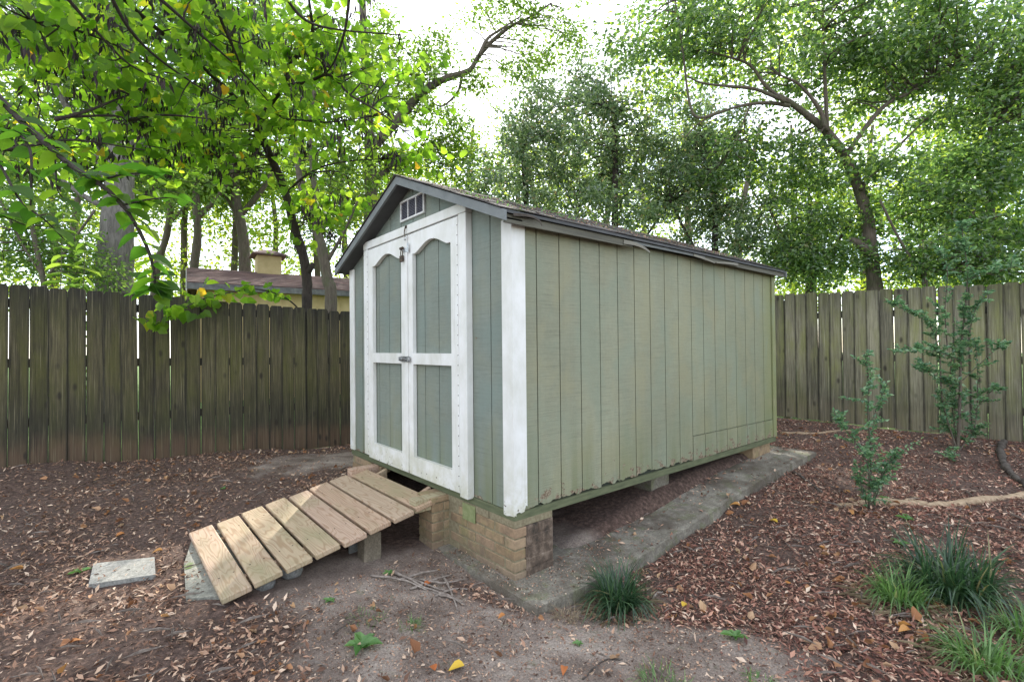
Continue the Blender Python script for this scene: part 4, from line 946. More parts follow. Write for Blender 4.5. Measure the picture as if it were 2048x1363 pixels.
bush('dense green tree filling the top right corner behind the fence', 'tree', 1980, 9, [(1980, 330, 9, 130, 160, 1.4), (2080, 150, 9, 130, 170, 1.4), (1850, 400, 9, 120, 90, 1.1), (1960, 480, 8.8, 140, 70, .9)], 360, 56, .28, .10, M_LEAF_RIGHT, M_BARK_BROWN, name='tree')
bush('mid green tree between the leaning trunk and the shed', 'tree', 1620, 10, [(1620, 440, 10, 110, 90, 1.1), (1650, 530, 9.6, 110, 50, .8), (1560, 530, 10, 60, 50, .7)], 170, 56, .26, .09, M_LEAF_RIGHT, M_BARK_BROWN, name='tree')
bush('leafy shrub low behind the right fence', 'shrub', 1850, 8.4, [(1850, 520, 8.6, 130, 50, .7), (1990, 540, 8.2, 110, 40, .6)], 110, 52, .24, .08, M_LEAF_RIGHT, M_BARK_BROWN, name='shrub', w=.05)
# left, low foliage behind the fence
bush('loose grey green shrub behind the left end of the fence', 'shrub', 90, 8.5, [(60, 480, 9, 120, 90, 1.0), (150, 520, 9, 70, 60, .8)], 90, 60, .36, .075, M_LEAF_OAK, M_BARK_BROWN, name='shrub', w=.05)
# the far wood: one mass
far = []
for i in range(30):
    px = -150+i*82+rng.uniform(-20, 20); d = rng.uniform(19, 28)
    far += [(px, rng.uniform(330, 420), d, 120, rng.uniform(90, 160), 2.0), (px+rng.uniform(-40, 40), 560, d-1, 110, 60, 1.5)]
far += [(px, rng.uniform(40, 240), rng.uniform(17, 24), 120, 130, 2.0) for px in (-60, 60, 200, 330, 470, 600, 1350, 1480, 1600, 1730, 1860, 1990, 2120)]
crown('woodland', ells_view(far), 1500, 62, .95, .20, M_LEAF_FAR, None, kind='stuff', shell=.45, flat=.6)
mb = MB()
for i in range(26):
    px = -100+i*92+rng.uniform(-30, 30); d = rng.uniform(18, 26); p0 = base(px, d); mb.tube([p0, P(px+rng.uniform(-20, 20), 450, d), P(px+rng.uniform(-40, 40), 250, d)], [.16, .12, .06], 6)
mobj('woodland_trunks', mb.V, mb.F, M_BARK_BROWN, True, kind='stuff')

# --- redbud: dark trunk, arching dark branches, heart-shaped leaves, hanging pods
r_ = base(614, 7.3); RB = empty('redbud_tree', tuple(r_), label='redbud tree with dark crooked trunk, heart shaped leaves and hanging dark pods', cat='tree')
nodes = []
def rb(pts, a, c, nm='branch', s=7): 
    p = limb(nm, [np.array(q)-r_ for q in pts], a, c, M_BARK_DARK, RB, s); nodes.extend(list(p)); return p
rb([r_, P(614, 620, 7.3), P(614, 560, 7.3), P(606, 510, 7.2), P(590, 460, 7.1), P(575, 400, 7.0), P(560, 355, 6.9), P(535, 300, 6.7), P(514, 248, 6.5)], .085, .045, 'trunk', 10)
rb(LP([(614, 548, 7.3), (622, 535, 7.2), (627, 526, 7.2)], 7.2), .045, .035)
rb([P(514, 248, 6.5), P(528, 228, 6.4), P(540, 208, 6.3), P(562, 180, 6.1), P(575, 150, 6), P(582, 122, 5.9), P(620, 96, 5.7), P(625, 60, 5.5), P(618, 0, 5.2)], .042, .014)
rb([P(572, 172, 6.1), P(620, 162, 5.9), P(660, 150, 5.7), P(700, 190, 5.6), P(760, 225, 5.4), P(830, 280, 5.3)], .022, .006)
rb([P(540, 205, 6.3), P(525, 170, 6.2), P(512, 130, 6.1)], .02, .006)
rb([P(514, 248, 6.5), P(490, 215, 6.3), P(455, 180, 6.0), P(400, 130, 5.6), P(340, 80, 5.2), P(260, 10, 4.8), P(200, -50, 4.4)], .03, .02)
rb([P(518, 246, 6.5), P(570, 238, 6.2), P(650, 245, 5.9), P(730, 235, 5.6)], .014, .005)
rb([P(575, 385, 7.0), P(600, 360, 6.8), P(640, 335, 6.6), P(700, 322, 6.4), P(760, 318, 6.2)], .02, .006)
rb([P(578, 380, 7.0), P(615, 350, 6.7), P(660, 342, 6.5), P(690, 350, 6.4), P(720, 380, 6.3)], .016, .004)
# long whips sweeping in from the upper left
for pts in ([(215, -20, 3.8), (260, 60, 4.1), (320, 120, 4.5), (400, 175, 4.9), (470, 215, 5.3)], [(120, -20, 4), (190, 60, 4.3), (260, 130, 4.6), (330, 160, 4.9)], [(60, 40, 4.4), (150, 60, 4.5), (230, 90, 4.7), (330, 145, 5)],
            [(420, -20, 4.6), (450, 60, 4.9), (480, 130, 5.3), (490, 200, 5.8)], [(300, -20, 4.2), (390, 60, 4.6), (480, 140, 5.2), (560, 230, 5.9)], [(700, -20, 4.8), (690, 60, 5), (670, 120, 5.3), (650, 150, 5.6)],
            [(110, 240, 4.4), (180, 220, 4.6), (230, 200, 4.8), (290, 178, 5)], [(110, 236, 4.5), (170, 232, 4.7), (245, 235, 4.9), (255, 270, 5)], [(255, 240, 5), (330, 230, 5.1), (420, 238, 5.3)],
            [(0, 300, 4.6), (70, 290, 4.7), (150, 280, 4.8), (290, 300, 5)], [(560, -20, 4.6), (610, 40, 4.8), (680, 60, 5), (800, 70, 5.1)]):
    rb([P(*q) for q in pts], .016, .006)
# low drooping branch over the fence
low = rb([P(614, 640, 7.2), P(590, 610, 7.0), P(560, 590, 6.8), P(510, 578, 6.5), P(460, 585, 6.1), P(410, 596, 5.7), P(375, 612, 5.4), P(345, 630, 5.3), P(300, 655, 5.2)], .012, .003)
E = [(e[0]-r_[0], e[1]-r_[1], e[2]-r_[2], e[3], e[4], e[5]) for e in ells_view([(120, 60, 4.6, 260, 120, .8), (420, 70, 5.2, 260, 140, .9), (680, 90, 5.6, 180, 120, .8), (250, 200, 5.2, 260, 90, .8), (560, 230, 6.2, 180, 90, .7), (760, 230, 6.0, 90, 80, .6), (100, 270, 5.4, 150, 90, .7), (380, 290, 6.2, 170, 80, .7), (800, 300, 6.2, 70, 50, .5), (640, 420, 6.9, 90, 80, .5)])]
C, pos, off = crown_points(E, 380, 9, .38, .35, .6)
keep = rng.random(len(pos)) < .97; pos, off = pos[keep], off[keep]
twigs('twigs', nodes, C[rng.random(len(C)) < .75], M_BARK_DARK, RB, r0=.010, r1=.003, sag=.05, n=5)
# leaves along the low branch
lp = np.repeat(low[8:], 4, axis=0)+rng.normal(size=(len(low[8:])*4, 3))*.08
pos = np.vstack([pos, lp]); off = np.vstack([off, rng.normal(size=lp.shape)])
N = len(pos); ax = unit(off*np.array([1, 1, .3])+rng.normal(size=(N, 3))*.5+np.array([0, 0, -.75])); nr_ = unit(rng.normal(size=(N, 3))*.7+np.array([.3, -.35, .6])); sz = .085+.045*rng.random(N)
dist = np.linalg.norm(pos+r_-CAM_POS, axis=1)/sz; order = np.argsort(dist); big = order[:300]; rest = order[300:]
V, F = leaf_mesh(pos[rest], ax[rest], nr_[rest], sz[rest], .95, .10, .12, 'heart'); mobj('foliage', V, F, M_LEAF_RED, False, parent=RB, kind='stuff')
def leaf_data(name, mat, pts, fold=.10, droop=.12):
    """outline half-widths pts [(t, w)] folded along the midrib, local x along the leaf, z up"""
    V = []; F = []
    for t, w in pts: zc = -droop*t*t; V += [(t, -w, zc+fold*w*1.2), (t, 0, zc), (t, w, zc+fold*w*1.2)]
    for i in range(len(pts)-1):
        for j in (0, 1): F.append((i*3+j, i*3+3+j, i*3+4+j, i*3+1+j))
    return mesh_data(name, V, F, mat, True)
heart = [leaf_data('leaf', M_LEAF_REDO, [(-.06, .28), (.06, .42), (.25, .50), (.5, .45), (.75, .26), (.9, .10), (1, .005)], f_, d_) for f_, d_ in ((.25, .12), (.45, .2), (.1, .3))]
def place_leaf(me, p, a, n, s, parent, name='leaf'):
    a = unit(np.array(a)); n = unit(n-a*(n@a)); y = np.cross(n, a)
    o = bpy.data.objects.new(name, me); M = Matrix(((a[0]*s, y[0]*s, n[0]*s, p[0]), (a[1]*s, y[1]*s, n[1]*s, p[1]), (a[2]*s, y[2]*s, n[2]*s, p[2]), (0, 0, 0, 1)))
    o.matrix_basis = M; link(o, parent=parent); return o
for i in big: place_leaf(heart[i % 3], pos[i], ax[i], nr_[i], sz[i], RB)
# pods hang in bunches
pc = C[rng.random(len(C)) < .6]; pp = np.repeat(pc, 11, axis=0)+np.repeat(rng.normal(size=(len(pc), 3))*np.array([.14, .14, .05])-np.array([0, 0, .10]), 11, axis=0)+rng.normal(size=(len(pc)*11, 3))*np.array([.045, .045, .03])
# a few bunches over the roof line
a_ = unit(rng.normal(size=pp.shape)*.22+np.array([0, 0, -1])); V, F = leaf_mesh(pp, a_, rng.normal(size=pp.shape), .085+.045*rng.random(len(pp)), .24, .03, .02); mobj('seed_pods', V, F, M_POD, False, parent=RB, kind='stuff')

# --- overhanging branch close to the camera with large leaves
o_ = P(-60, 120, 2.3); OB = empty('overhanging_branch', tuple(o_), label='overhanging branch with large oval green leaves at the left edge close to the camera', cat='branch')
ob = lambda pts, a, c: limb('bough', [P(*q)-o_ for q in pts], a, c, M_BARK_DARK, OB, 7, 5)
B1 = ob([(-60, 120, 2.35), (-5, 190, 2.3), (40, 240, 2.25), (90, 285, 2.2), (140, 330, 2.15), (200, 368, 2.1), (245, 410, 2.1), (275, 455, 2.1), (300, 510, 2.1), (310, 560, 2.1), (298, 580, 2.1)], .016, .004)
B2 = ob([(-40, 250, 2.1), (10, 270, 2.1), (30, 262, 2.1), (60, 300, 2.05), (62, 380, 2.0), (60, 430, 2.0)], .008, .003)
B3 = ob([(-40, 300, 1.9), (0, 330, 1.9), (40, 400, 1.85), (90, 440, 1.85), (130, 480, 1.9)], .006, .002)
B4 = ob([(110, 300, 2.2), (112, 340, 2.15), (115, 380, 2.1), (130, 400, 2.1)], .004, .002)
B5 = ob([(195, 365, 2.1), (240, 350, 2.1), (300, 345, 2.15), (340, 342, 2.15)], .005, .002)
B6 = ob([(245, 410, 2.1), (290, 400, 2.1), (340, 395, 2.1), (380, 400, 2.15)], .005, .002)
B7 = ob([(-40, 420, 1.9), (0, 430, 1.9), (50, 450, 1.9)], .005, .002)
oval = [leaf_data('leaf', M_LEAF_BIG, [(-.02, .03), (.06, .17), (.2, .30), (.42, .36), (.65, .29), (.84, .14), (.95, .05), (1, .004)], f_, d_) for f_, d_ in ((.3, .15), (.5, .25), (.15, .35))]
for B, n, s0 in ((B1, 44, .095), (B2, 13, .085), (B3, 13, .08), (B4, 6, .08), (B5, 10, .095), (B6, 9, .095), (B7, 7, .085)):
    for q in range(n):
        t = (q+rng.random()*.8)/n; p = B[min(int(t*(len(B)-1)), len(B)-1)]
        sd_ = 1 if q % 2 else -1; tan = B[min(int(t*(len(B)-1))+1, len(B)-1)]-p+1e-4
        a = unit(unit(tan)*.35+rt*sd_*.9+fw*rng.uniform(-.6, .6)+np.array([0, 0, rng.uniform(-.25, .12)])); nn = unit(np.array([0, 0, 1.0])+rng.normal(size=3)*.28-fw*.12)
        place_leaf(oval[q % 3], p, a, nn, s0*rng.uniform(.75, 1.25), OB)
# bright hanging end leaves
for (x, y, dx_, dz_, s) in [(298, 580, -.6, -.25, .15), (300, 575, .8, -.35, .17), (290, 560, -.5, .3, .13), (310, 552, .9, .12, .15), (305, 570, .9, -.1, .2), (285, 585, -.9, -.05, .14), (310, 590, .7, -.5, .13)]:
    place_leaf(oval[0], P(x, y, 2.1)-o_, rt*dx_+np.array([0, 0, dz_]), np.array([0, 0, 1.0])-fw*.45, s*.62, OB)

# --- compound leaved stems behind the left fence
def stem_plant(name, label, root, top, nl, size, mat, cat='plant', pair=True, r=.008, spread=.5, group=None, lmesh=True):
    t = empty(name, tuple(root), label=label, cat=cat, group=group); root = np.array(root); 
    p = limb('stem', [np.zeros(3), (np.array(top)-root)*.5+rng.normal(size=3)*.02, np.array(top)-root], r, r*.35, M_BARK_BROWN, t, 6)
    u = np.linspace(.3, 1, nl); pos = np.array([np.interp(u, np.linspace(0, 1, len(p)), p[:, i]) for i in range(3)]).T
    pos = np.repeat(pos, 2, 0); sgn = np.tile([1, -1], nl)[:, None]
    ax = unit(sgn*rt+rng.normal(size=pos.shape)*.25+np.array([0, 0, -.15])); n_ = unit(rng.normal(size=pos.shape)*.3+np.array([0, 0, 1])-fw*.3)
    V, F = leaf_mesh(pos, ax, n_, size*(.8+.4*rng.random(len(pos))), .42, .1, .2, 'heart'); mobj('foliage', V, F, mat, False, parent=t); return t
for (x, y0, d, s, lab) in [(120, 425, 5.6, 22, 'upright stem with paired drooping leaves behind the fence, left one'), (165, 470, 5.7, 20, 'upright stem with paired drooping leaves behind the fence, nearer the thick trunk')]:
    q = P(x, 640, d); stem_plant('seedling', lab, (q[0], q[1], .1), P(x+6, y0, d), s, .17, M_LEAF_GUM, group='paired leaf stems behind the left fence')

# --- privet saplings in the yard
def sapling(label, root, shoots, mat, lsz=.028, dens=70, basecl=0):
    t = empty('privet_sapling', tuple(root), label=label, cat='sapling'); root = np.array(root); PO = []; AX = []; NR = []
    for pts, r in shoots:
        p = limb('stem', [np.array(q)-root for q in pts], r, .0018, M_BARK_BROWN, t, 6, 5)
        L = np.sum(np.linalg.norm(np.diff(p, axis=0), axis=1)); ns = max(3, int(L*19))
        for k in range(ns):                      # side shoots
            u = rng.uniform(.12, 1); s = np.array([np.interp(u*(len(p)-1), np.arange(len(p)), p[:, i]) for i in range(3)])
            l = rng.uniform(.06, .26)*(1.15-u*.7); d = unit(np.array([rng.normal(), rng.normal(), rng.uniform(.2, 1.5)])); e = s+d*l+np.array([0, 0, -.15*l])
            m_ = int(l*dens)+2; tt = np.linspace(.05, 1, m_)[:, None]; q = s+(e-s)*tt
            for rep in (1, -1): PO.append(q); sd_ = unit(np.cross(d, np.array([0, 0, 1.0]))); AX.append(np.tile(sd_*rep+d*.6, (m_, 1))+rng.normal(size=(m_, 3))*.4); NR.append(np.tile([0, 0, 1.0], (m_, 1))+rng.normal(size=(m_, 3))*.6)
            b_ = MB(); b_.tube([s, (s+e)/2, e], [.0022, .0016, .001], 4, False); SH.V += []; SH.add(b_.V, b_.F)
        m_ = int(L*dens*.6)+3; q = np.array([np.interp(np.linspace(.1, 1, m_)*(len(p)-1), np.arange(len(p)), p[:, i]) for i in range(3)]).T
        PO.append(q); AX.append(rng.normal(size=(m_, 3))); NR.append(rng.normal(size=(m_, 3))*.5+np.array([0, 0, 1]))
    PO = np.vstack(PO); AX = np.vstack(AX); NR = np.vstack(NR); N = len(PO)
    V, F = leaf_mesh(PO, AX, NR, lsz*(.7+.6*rng.random(N)), .55, .1, .12); mobj('foliage', V, F, mat, False, parent=t)
    mobj('side_twigs', SH.V, SH.F, M_BARK_BROWN, True, parent=t, kind='stuff')
SH = MB()
g = PZ(1738, 1022, .085); dd = float((g-CAM_POS)@fw)
sapling('small bushy privet sapling standing in the mulch in front of the right fence', g, [
    ([g, P(1742, 930, dd), P(1736, 830, dd), P(1738, 760, dd), P(1728, 702, dd)], .009), ([g, P(1765, 950, dd), P(1800, 905, dd), P(1842, 878, dd)], .006), ([g, P(1735, 930, dd-.1), P(1700, 870, dd-.1), P(1668, 838, dd-.1)], .005),
    ([P(1740, 850, dd), P(1756, 810, dd), P(1775, 765, dd)], .003), ([g, P(1720, 960, dd), P(1725, 900, dd+.1)], .004), ([g, P(1760, 970, dd), P(1765, 900, dd+.1)], .004)], M_LEAF_PRIV, .033, 100)
SH = MB()
g = PZ(1915, 905, .20); dd = float((g-CAM_POS)@fw)
sapling('tall privet sapling with bluish leaves growing against the right fence', g, [
    ([g, P(1920, 800, dd), P(1922, 700, dd), P(1930, 620, dd), P(1935, 540, dd), P(1925, 470, dd), P(1930, 440, dd)], .016), ([g, P(1885, 800, dd), P(1878, 700, dd), P(1850, 640, dd), P(1780, 605, dd)], .010),
    ([P(1935, 690, dd), P(1950, 620, dd-.1), P(1975, 585, dd-.2)], .006), ([P(1930, 560, dd), P(1980, 545, dd-.1), P(2048, 530, dd-.2)], .006), ([P(1920, 720, dd), P(1860, 700, dd-.1), P(1790, 705, dd-.2)], .005),
    ([g, P(1950, 850, dd+.1), P(1955, 750, dd+.1), P(1950, 680, dd+.1)], .008), ([P(1890, 760, dd), P(1850, 740, dd-.1), P(1825, 732, dd-.1)], .005), ([P(1895, 700, dd), P(1890, 620, dd), P(1895, 540, dd), P(1880, 500, dd)], .007),
    ([P(1925, 760, dd), P(1990, 700, dd), P(2010, 694, dd)], .005), ([P(1950, 820, dd), P(1985, 780, dd), P(1995, 785, dd)], .004), ([g, P(1905, 820, dd+.1), P(1900, 760, dd+.1), P(1910, 640, dd+.1)], .008)], M_LEAF_PRIV, .044, 88)
SH = MB()
g = PZ(1905, 925, .16)
sapling('tiny privet seedling in front of the tall sapling', g, [([g, g+np.array([.02, 0, .14])], .003), ([g, g+np.array([-.08, .02, .11])], .003)], M_LEAF_PRIV, .032, 90)

# --- grass like clumps
def clump(label, c, n, L, mat, spread=.9, wdt=.007, name='liriope_clump', rad=.10, cat='grass clump'):
    V = []; F = []; seg = 6
    for i in range(n):
        a = rng.uniform(0, 2*math.pi); r0 = rad*math.sqrt(rng.random()); b0 = np.array([r0*math.cos(a), r0*math.sin(a), -.01]); a2 = a+rng.normal()*.8
        d = np.array([math.cos(a2), math.sin(a2), 0]); l = L*rng.uniform(.55, 1.15); lean = spread*rng.uniform(.2, 1.45); sd_ = np.array([-d[1], d[0], 0])*wdt*rng.uniform(.7, 1.2)
        bs = len(V); 
        for k in range(seg+1):
            t = k/seg; th = lean*t*1.5; p = b0+d*(l*math.sin(min(th, 2.4))*t*.75)+np.array([0, 0, 1.0])*(l*t*math.cos(min(th, 1.5))*.95+ .0)
            if th > 1.1: p[2] -= (th-1.1)*l*.28
            p[2] = max(p[2], .004); w = (1-t**2.2)*.5+.02
            V += [p-sd_*w, p+sd_*w]
        for k in range(seg): F.append((bs+2*k, bs+2*k+1, bs+2*k+3, bs+2*k+2))
    o = mobj(name, V, np.array(F), mat, True, label=label, cat=cat); o.location = tuple(c); return o
gp = lambda x, y: (x, y, float(gz(x, y))+.005)
clump('dark green strappy grass clump beside the near end of the slab', gp(.50, .34), 330, .30, M_GRASS_D, .95, .0085, rad=.09)
clump('large dark green strappy clump at the right near the light root', gp(1.72, 1.62), 420, .38, M_GRASS_D, .9, .011, rad=.17)
clump('light green strappy clump in front of the large dark one', gp(1.56, 1.33), 230, .23, M_GRASS_L, .9, .008, rad=.09)
clump('light green strappy clump at the lower right edge of the picture', gp(1.92, .98), 230, .21, M_GRASS_L, 1.0, .008, rad=.12)
clump('pale green grass clump at the far right below the large dark clump', gp(2.05, 1.38), 190, .23, M_GRASS_L, 1.0, .008, rad=.12)
clump('small green grass tuft at the bottom right of the bare soil', gp(1.08, -.12), 120, .09, M_GRASS_L, .8, .004, rad=.10, name='grass_tuft', cat='grass tuft')
clump('small green grass tuft at the bottom edge in the leaf litter', gp(1.33, .20), 60, .07, M_GRASS_L, .8, .004, rad=.05, name='grass_tuft', cat='grass tuft')
clump('thin mossy grass tuft left of the bare soil patch', gp(-.22, -.83), 110, .06, M_GRASS_L, .9, .003, rad=.09, name='grass_tuft', cat='grass tuft')
clump('short grass tuft in the bare soil below the twig heap', gp(-.02, -.68), 90, .065, M_GRASS_L, .9, .003, rad=.06, name='grass_tuft', cat='grass tuft')
clump('straw coloured dry grass beside the slab tip', gp(.40, .02), 130, .10, M_DRYGRASS, 1.1, .003, rad=.07, name='dry_grass_tuft', cat='grass tuft')
for cx_, cy_, r_c in ((.50, .34, .16), (1.72, 1.62, .24), (1.56, 1.33, .16), (1.92, .98, .18)):
    n_c = 160; aa = rng.uniform(0, 2*math.pi, n_c); rr_ = r_c*(.4+.8*rng.random(n_c)); px_, py2 = cx_+rr_*np.cos(aa), cy_+rr_*np.sin(aa)
    V, F = leaf_mesh(np.stack([px_, py2, gz(px_, py2)+.012], 1), np.stack([np.cos(aa)+rng.normal(size=n_c)*.6, np.sin(aa)+rng.normal(size=n_c)*.6, rng.normal(size=n_c)*.15], 1), np.tile([0, 0, 1.0], (n_c, 1)), rng.uniform(.05, .14, n_c), .06, .05, .12)
    mobj('dead_blades', V, F, M_DRYGRASS, False, kind='stuff')
def weed(c, s, label, n=5):
    a = np.linspace(0, 2*math.pi, n, endpoint=False)+rng.random(); ax = np.stack([np.cos(a), np.sin(a), np.full(n, .45)], 1); ps = np.zeros((n, 3)); ps[:, 2] = .01
    V, F = leaf_mesh(ps, ax, np.tile([0, 0, 1.0], (n, 1))+rng.normal(size=(n, 3))*.2, s*(.7+.6*rng.random(n)), .6, .1, .25, 'heart'); o = mobj('weed', V, F, M_WEED, False, label=label, cat='weed'); o.location = c
for (px, py, s, lab) in [(725, 1278, .10, 'bright green broad leaved weed in the bare soil, largest of the weeds'), (660, 1196, .035, 'small green seedling in the soil between ramp and twigs'), (778, 1140, .035, 'small green seedling just left of the twig heap'), (447, 1005, .04, 'small green seedling behind the ramp in the litter'),
    (160, 1150, .05, 'small green seedling at the left corner of the lone paver'), (1158, 1262, .03, 'tiny green seedling in the bare soil right of centre'), (1816, 1062, .06, 'round leaved seedling left of the large dark clump'), (1800, 1102, .06, 'round leaved seedling just above the light clump'), (1470, 1262, .06, 'small green seedling at the right of the bare soil'), (1772, 1022, .06, 'round leaved seedling at the foot of the small sapling')]:
    q = PZ(px, py, .02); weed((q[0], q[1], float(gz(q[0], q[1]))), s, lab)

# --- roots, sticks and twigs
def stick(name, pts, r0, r1, mat, label, cat, group=None, sides=7, lift=.4):
    P3 = []
    for x, y, *z in pts: P3.append((x, y, float(gz(x, y))+r0*lift+(z[0] if z else 0)))
    o = P3[0]; p = smooth_path([np.array(q)-np.array(o) for q in P3], 5); p[1:-1] += rng.normal(size=(len(p)-2, 3))*r0*.25
    b = MB(); b.tube(p, np.linspace(r0, r1, len(p))*(1+.1*rng.normal(size=len(p))), sides); ob_ = mobj(name, b.V, b.F, mat, True, label=label, cat=cat, group=group); ob_.location = o; return ob_
def GP(px, py, z=.0):
    q = PZ(px, py, z)
    for _ in range(6): q = PZ(px, py, float(gz(q[0], q[1])))
    return (q[0], q[1])
stick('root', [GP(1672, 1012), GP(1760, 1006), GP(1860, 1010), GP(1950, 1004), GP(2048, 992), GP(2150, 985)], .030, .040, M_ROOT, 'pale exposed root running to the right edge behind the large dark clump', 'root', lift=-.1)
stick('root', [GP(1750, 1010), GP(1790, 1012), GP(1830, 998)], .018, .012, M_ROOT, 'short pale root stub crossing at the foot of the small sapling', 'root', lift=.9)
stick('root', [GP(1560, 866), GP(1620, 868), GP(1690, 862), GP(1740, 866)], .022, .016, M_ROOT, 'pale root lying behind the far corner of the slab', 'root', lift=.2)
stick('fallen_branch', [GP(2008, 885), GP(2000, 905), GP(2012, 935), GP(2035, 960), GP(2070, 985)], .035, .022, M_DARKW, 'dark fallen branch by the right fence', 'branch')
stick('fallen_branch', [GP(1588, 945), GP(1615, 965), GP(1645, 985)], .016, .010, M_DARKW, 'dark stick lying beside the far end of the slab', 'stick')
stick('fallen_branch', [GP(1508, 1135), GP(1560, 1138), GP(1610, 1145)], .012, .007, M_TWIG, 'straight grey stick lying in the red litter right of the clump', 'stick')
stick('fallen_branch', [GP(1350, 1180), GP(1310, 1190), GP(1300, 1215), GP(1268, 1252)], .007, .004, M_TWIG, 'curved thin stick on the soil right of the strappy clump', 'stick')
stick('fallen_branch', [GP(0, 1130), GP(40, 1133), GP(75, 1128)], .012, .010, M_DARKW, 'dark stick at the left edge left of the lone paver', 'stick')
stick('fallen_branch', [GP(665, 1270), GP(690, 1252), GP(718, 1238)], .007, .005, M_DARKW, 'short dark stick above the bright green weed', 'stick')
stick('fallen_branch', [GP(1165, 1358), GP(1195, 1330), GP(1215, 1318), GP(1245, 1318)], .005, .003, M_DARKW, 'thin dark stick at the bottom centre of the bare soil', 'stick')
for a, b_, c_ in [((742, 1152), (800, 1165), (865, 1186)), ((860, 1186), (900, 1200), (930, 1212)), ((790, 1148), (845, 1172), (900, 1188)), ((885, 1150), (900, 1185), (915, 1222)), ((800, 1160), (850, 1150), (880, 1142)), ((820, 1180), (870, 1165), (905, 1150)), ((870, 1195), (905, 1185), (935, 1180)), ((780, 1140), (850, 1180), (925, 1205)), ((840, 1160), (880, 1172), (930, 1160))]:
    stick('twig', [GP(*a), (*GP(*b_), .014), GP(*c_)], .0085, .004, M_TWIG, 'thin bare grey twig in the small heap in front of the brick pier', 'twig', 'twigs heaped on the soil in front of the pier', 5, .9)
# a few single fallen leaves that stand out
m = Mat('yellow_leaf', .6); m.set('Base Color', (.55, .36, .03, 1)); M_YL = m.m
m = Mat('orange_leaf', .6); m.set('Base Color', m.mix(m.rnd(), (.38, .11, .03), (.45, .22, .06))); M_OL = m.m
dl_me = {k: leaf_data('fallen_leaf', mt, [(-.02, .03), (.1, .2), (.3, .33), (.55, .30), (.8, .15), (1, .01)], .6, .25) for k, mt in (('y', M_YL), ('o', M_OL))}
for (px, py, s, k, lab) in [(928, 1338, .07, 'y', 'yellow fallen leaf at the bottom centre of the bare soil'), (1555, 1050, .07, 'y', 'yellow fallen leaf in the red mulch right of the slab'), (850, 1176, .06, 'o', 'orange leaf lying on the twig heap'), (968, 1140, .06, 'o', 'orange leaf at the foot of the brick pier'), (1480, 1015, .08, 'o', 'orange fallen leaf beside the slab edge'),
    (140, 1293, .045, 'o', 'orange fallen leaf at the lower left in the litter'), (870, 1348, .05, 'o', 'small rust leaf left of the yellow leaf'), (1130, 1340, .05, 'o', 'small rust leaf right of the yellow leaf'), (1820, 1265, .06, 'o', 'orange leaf below the light strappy clump'), (325, 1105, .06, 'o', 'orange leaf touching the back of the lone paver'), (1010, 1235, .045, 'o', 'rust leaf on bare soil below the slab tip'),
    (1365, 1218, .055, 'y', 'tan yellow leaf on the bare soil right of the clump'), (250, 1072, .07, 'o', 'tan leaf behind the lone paver')]:
    x, y = GP(px, py); o = place_leaf(dl_me[k], (x, y, float(gz(x, y))+.018), np.array([math.cos(px), math.sin(px), .1]), np.array([.1, -.1, 1.0]), s, None, 'fallen_leaf'); o['label'] = lab; o['category'] = 'leaf'

# --- leaf litter and mulch
def litter(name, n, xr, yr, lmin, lmax, asp, mat, prob, tilt=.45, lift=.004, shape='rhomb', fold=.1):
    x = rng.uniform(*xr, n); y = rng.uniform(*yr, n)
    dc = np.hypot(x-CAM_POS[0], y-CAM_POS[1]); v = np.stack([x-CAM_POS[0], y-CAM_POS[1]], 1)@fw[:2]
    ok = inside_yard(x-.02, y+.0) & inside_yard(x-.05, y+.05) & (v > .3) & ~((x > -W) & (x < -.05) & (y > .05) & (y < LEN)) & ~((x > -2.0) & (x < -.72) & (y > -1.42) & (y < .05)) 
    pr = prob(x, y)*np.clip(9.0/(dc**1.6+1), .25, 1.6)
    ok &= rng.random(n) < pr
    x, y = x[ok], y[ok]; N = len(x)
    onslab = (x > -.62) & (x < .31) & (y > -.1) & (y < 3.95)
    z = np.where(onslab, np.interp(y, py_, pz_)+.002, gz(x, y)+(vnoise(x, y, 3, 4)-.5)*.02+(vnoise(x, y, 11, 5)-.5)*.012)
    onp = (x > -1.87) & (x < -1.42) & (y > -1.96) & (y < -1.62)
    keep = ~((onp) & (rng.random(N) < .93)); x, y, z = x[keep], y[keep], z[keep]; N = len(x); z = np.where(onp[keep], .054, z)
    a = rng.uniform(0, 2*math.pi, N); ax = np.stack([np.cos(a), np.sin(a), rng.normal(size=N)*tilt], 1); nr = np.stack([rng.normal(size=N)*tilt, rng.normal(size=N)*tilt, np.ones(N)], 1)
    V, F = leaf_mesh(np.stack([x, y, z+lift+np.abs(rng.normal(size=N))*lift], 1), ax, nr, lmin+(lmax-lmin)*rng.random(N)**1.8*1.25, asp*rng.uniform(.6, 1.7, N)[:, None], fold, -.05, shape)
    return mobj(name, V, F, mat, False, kind='stuff')
def slabmask(x, y): return ((x > -.62) & (x < .31) & (y > -.12) & (y < 3.97))
mprob = lambda x, y: (1-.93*bareness(x, y))*np.where(slabmask(x, y), .10+.25*(x < .05), 1)*(.25+1.2*vnoise(x, y, 2.5, 31)**1.3)*(.6+.7*vnoise(x, y, 8, 32))
isr = lambda x, y: (x > .25) & (y > .2) | (y > 3)
litter('mulch', 260000, (-5, 1.2), (-4, 6.3), .012, .045, .27, M_LIT, lambda x, y: mprob(x, y)*np.where(isr(x, y), .1, 1))
litter('red_mulch', 260000, (-1.5, 4.0), (.0, 6.4), .011, .042, .27, M_LITR, lambda x, y: mprob(x, y)*np.where(isr(x, y), 1, .05))
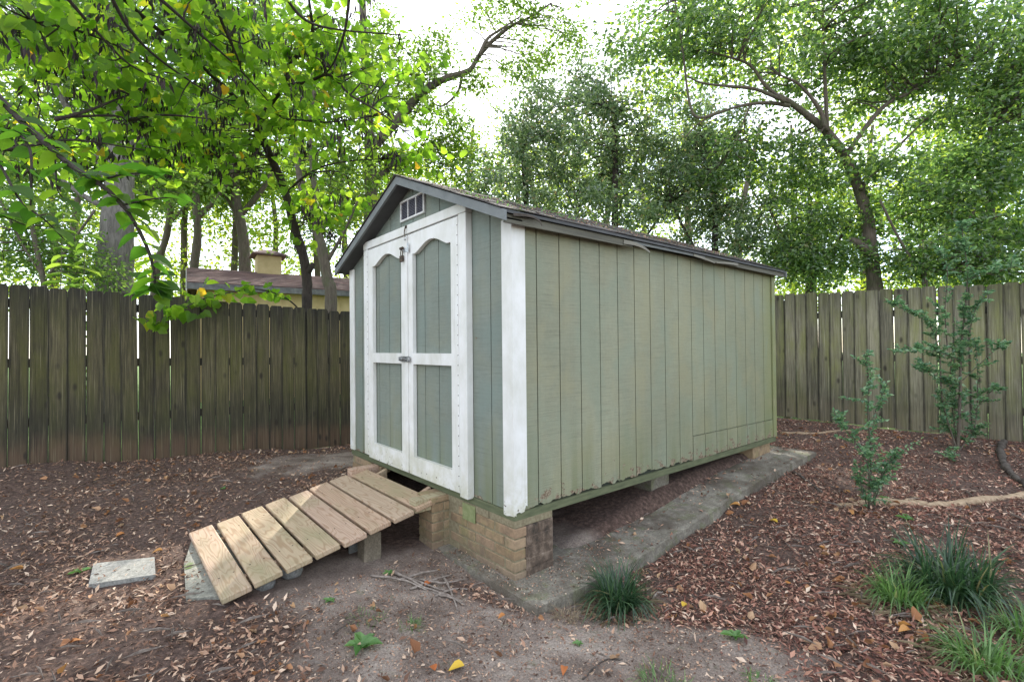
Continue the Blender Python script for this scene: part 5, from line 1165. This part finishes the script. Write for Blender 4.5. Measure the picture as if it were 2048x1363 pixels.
litter('dry_leaves', 30000, (-5, 4), (-4, 6.4), .018, .055, .5, M_DRY, lambda x, y: (.12+.88*(1-bareness(x, y)))*np.where(slabmask(x, y), .15, 1)*(vnoise(x, y, 1.7, 33)**1.6)*.6, .6, .007, 'heart', .35)
litter('soil_crumbs', 90000, (-2, 2.5), (-2.5, 2), .003, .011, .8, M_LIT, lambda x, y: bareness(x, y)*.8, .6, .002)
litter('litter_on_soil', 26000, (-4.5, 2.5), (-2.5, 2), .01, .04, .25, M_LIT, lambda x, y: bareness(x, y)*np.clip(vnoise(x, y, 3.3, 77)*2.2-.9, 0, 1)*.5, .4, .003)
litter('fine_twigs', 5200, (-5, 4), (-4, 6.3), .05, .15, .045, M_TWIG, lambda x, y: (.3+.7*(1-bareness(x, y)))*np.where(slabmask(x, y), .3, 1)*vnoise(x, y, 2.1, 55), .12, .010)
# debris and moss on the roof
n = 1700; u = rng.random(n)*1.44; yy = rng.uniform(RY0, RY1, n); keep = rng.random(n) < (.2+.8*vnoise(u*3, yy, 2.2, 5)); u, yy = u[keep], yy[keep]; x = XC+u*cs; z = 2.752-.415*(x-XC)+.016
a = rng.uniform(0, 2*math.pi, len(x)); ax = np.stack([np.cos(a), np.sin(a), -.4*np.cos(a)+rng.normal(size=len(x))*.3], 1)
V, F = leaf_mesh(np.stack([x, yy, z], 1), ax, np.tile([.4, 0, 1.0], (len(x), 1))+rng.normal(size=(len(x), 3))*.4, rng.uniform(.012, .032, len(x)), .35); mobj('roof_litter', V, F, M_LIT, False, kind='stuff')
n = 1500; u = rng.random(n)*1.44; yy = rng.uniform(RY0, RY1, n); keep = rng.random(n) < 1.4*np.clip(vnoise(u*2, yy, 2.6, 15)-.45, 0, 1); u, yy = u[keep], yy[keep]; x = XC+u*cs; z = 2.752-.415*(x-XC)+.012
V, F = leaf_mesh(np.stack([x, yy, z], 1), rng.normal(size=(len(x), 3))+np.array([0, 0, 1.2]), rng.normal(size=(len(x), 3)), rng.uniform(.012, .03, len(x)), .6); mobj('roof_moss', V, F, M_GRASS_L, False, kind='stuff')
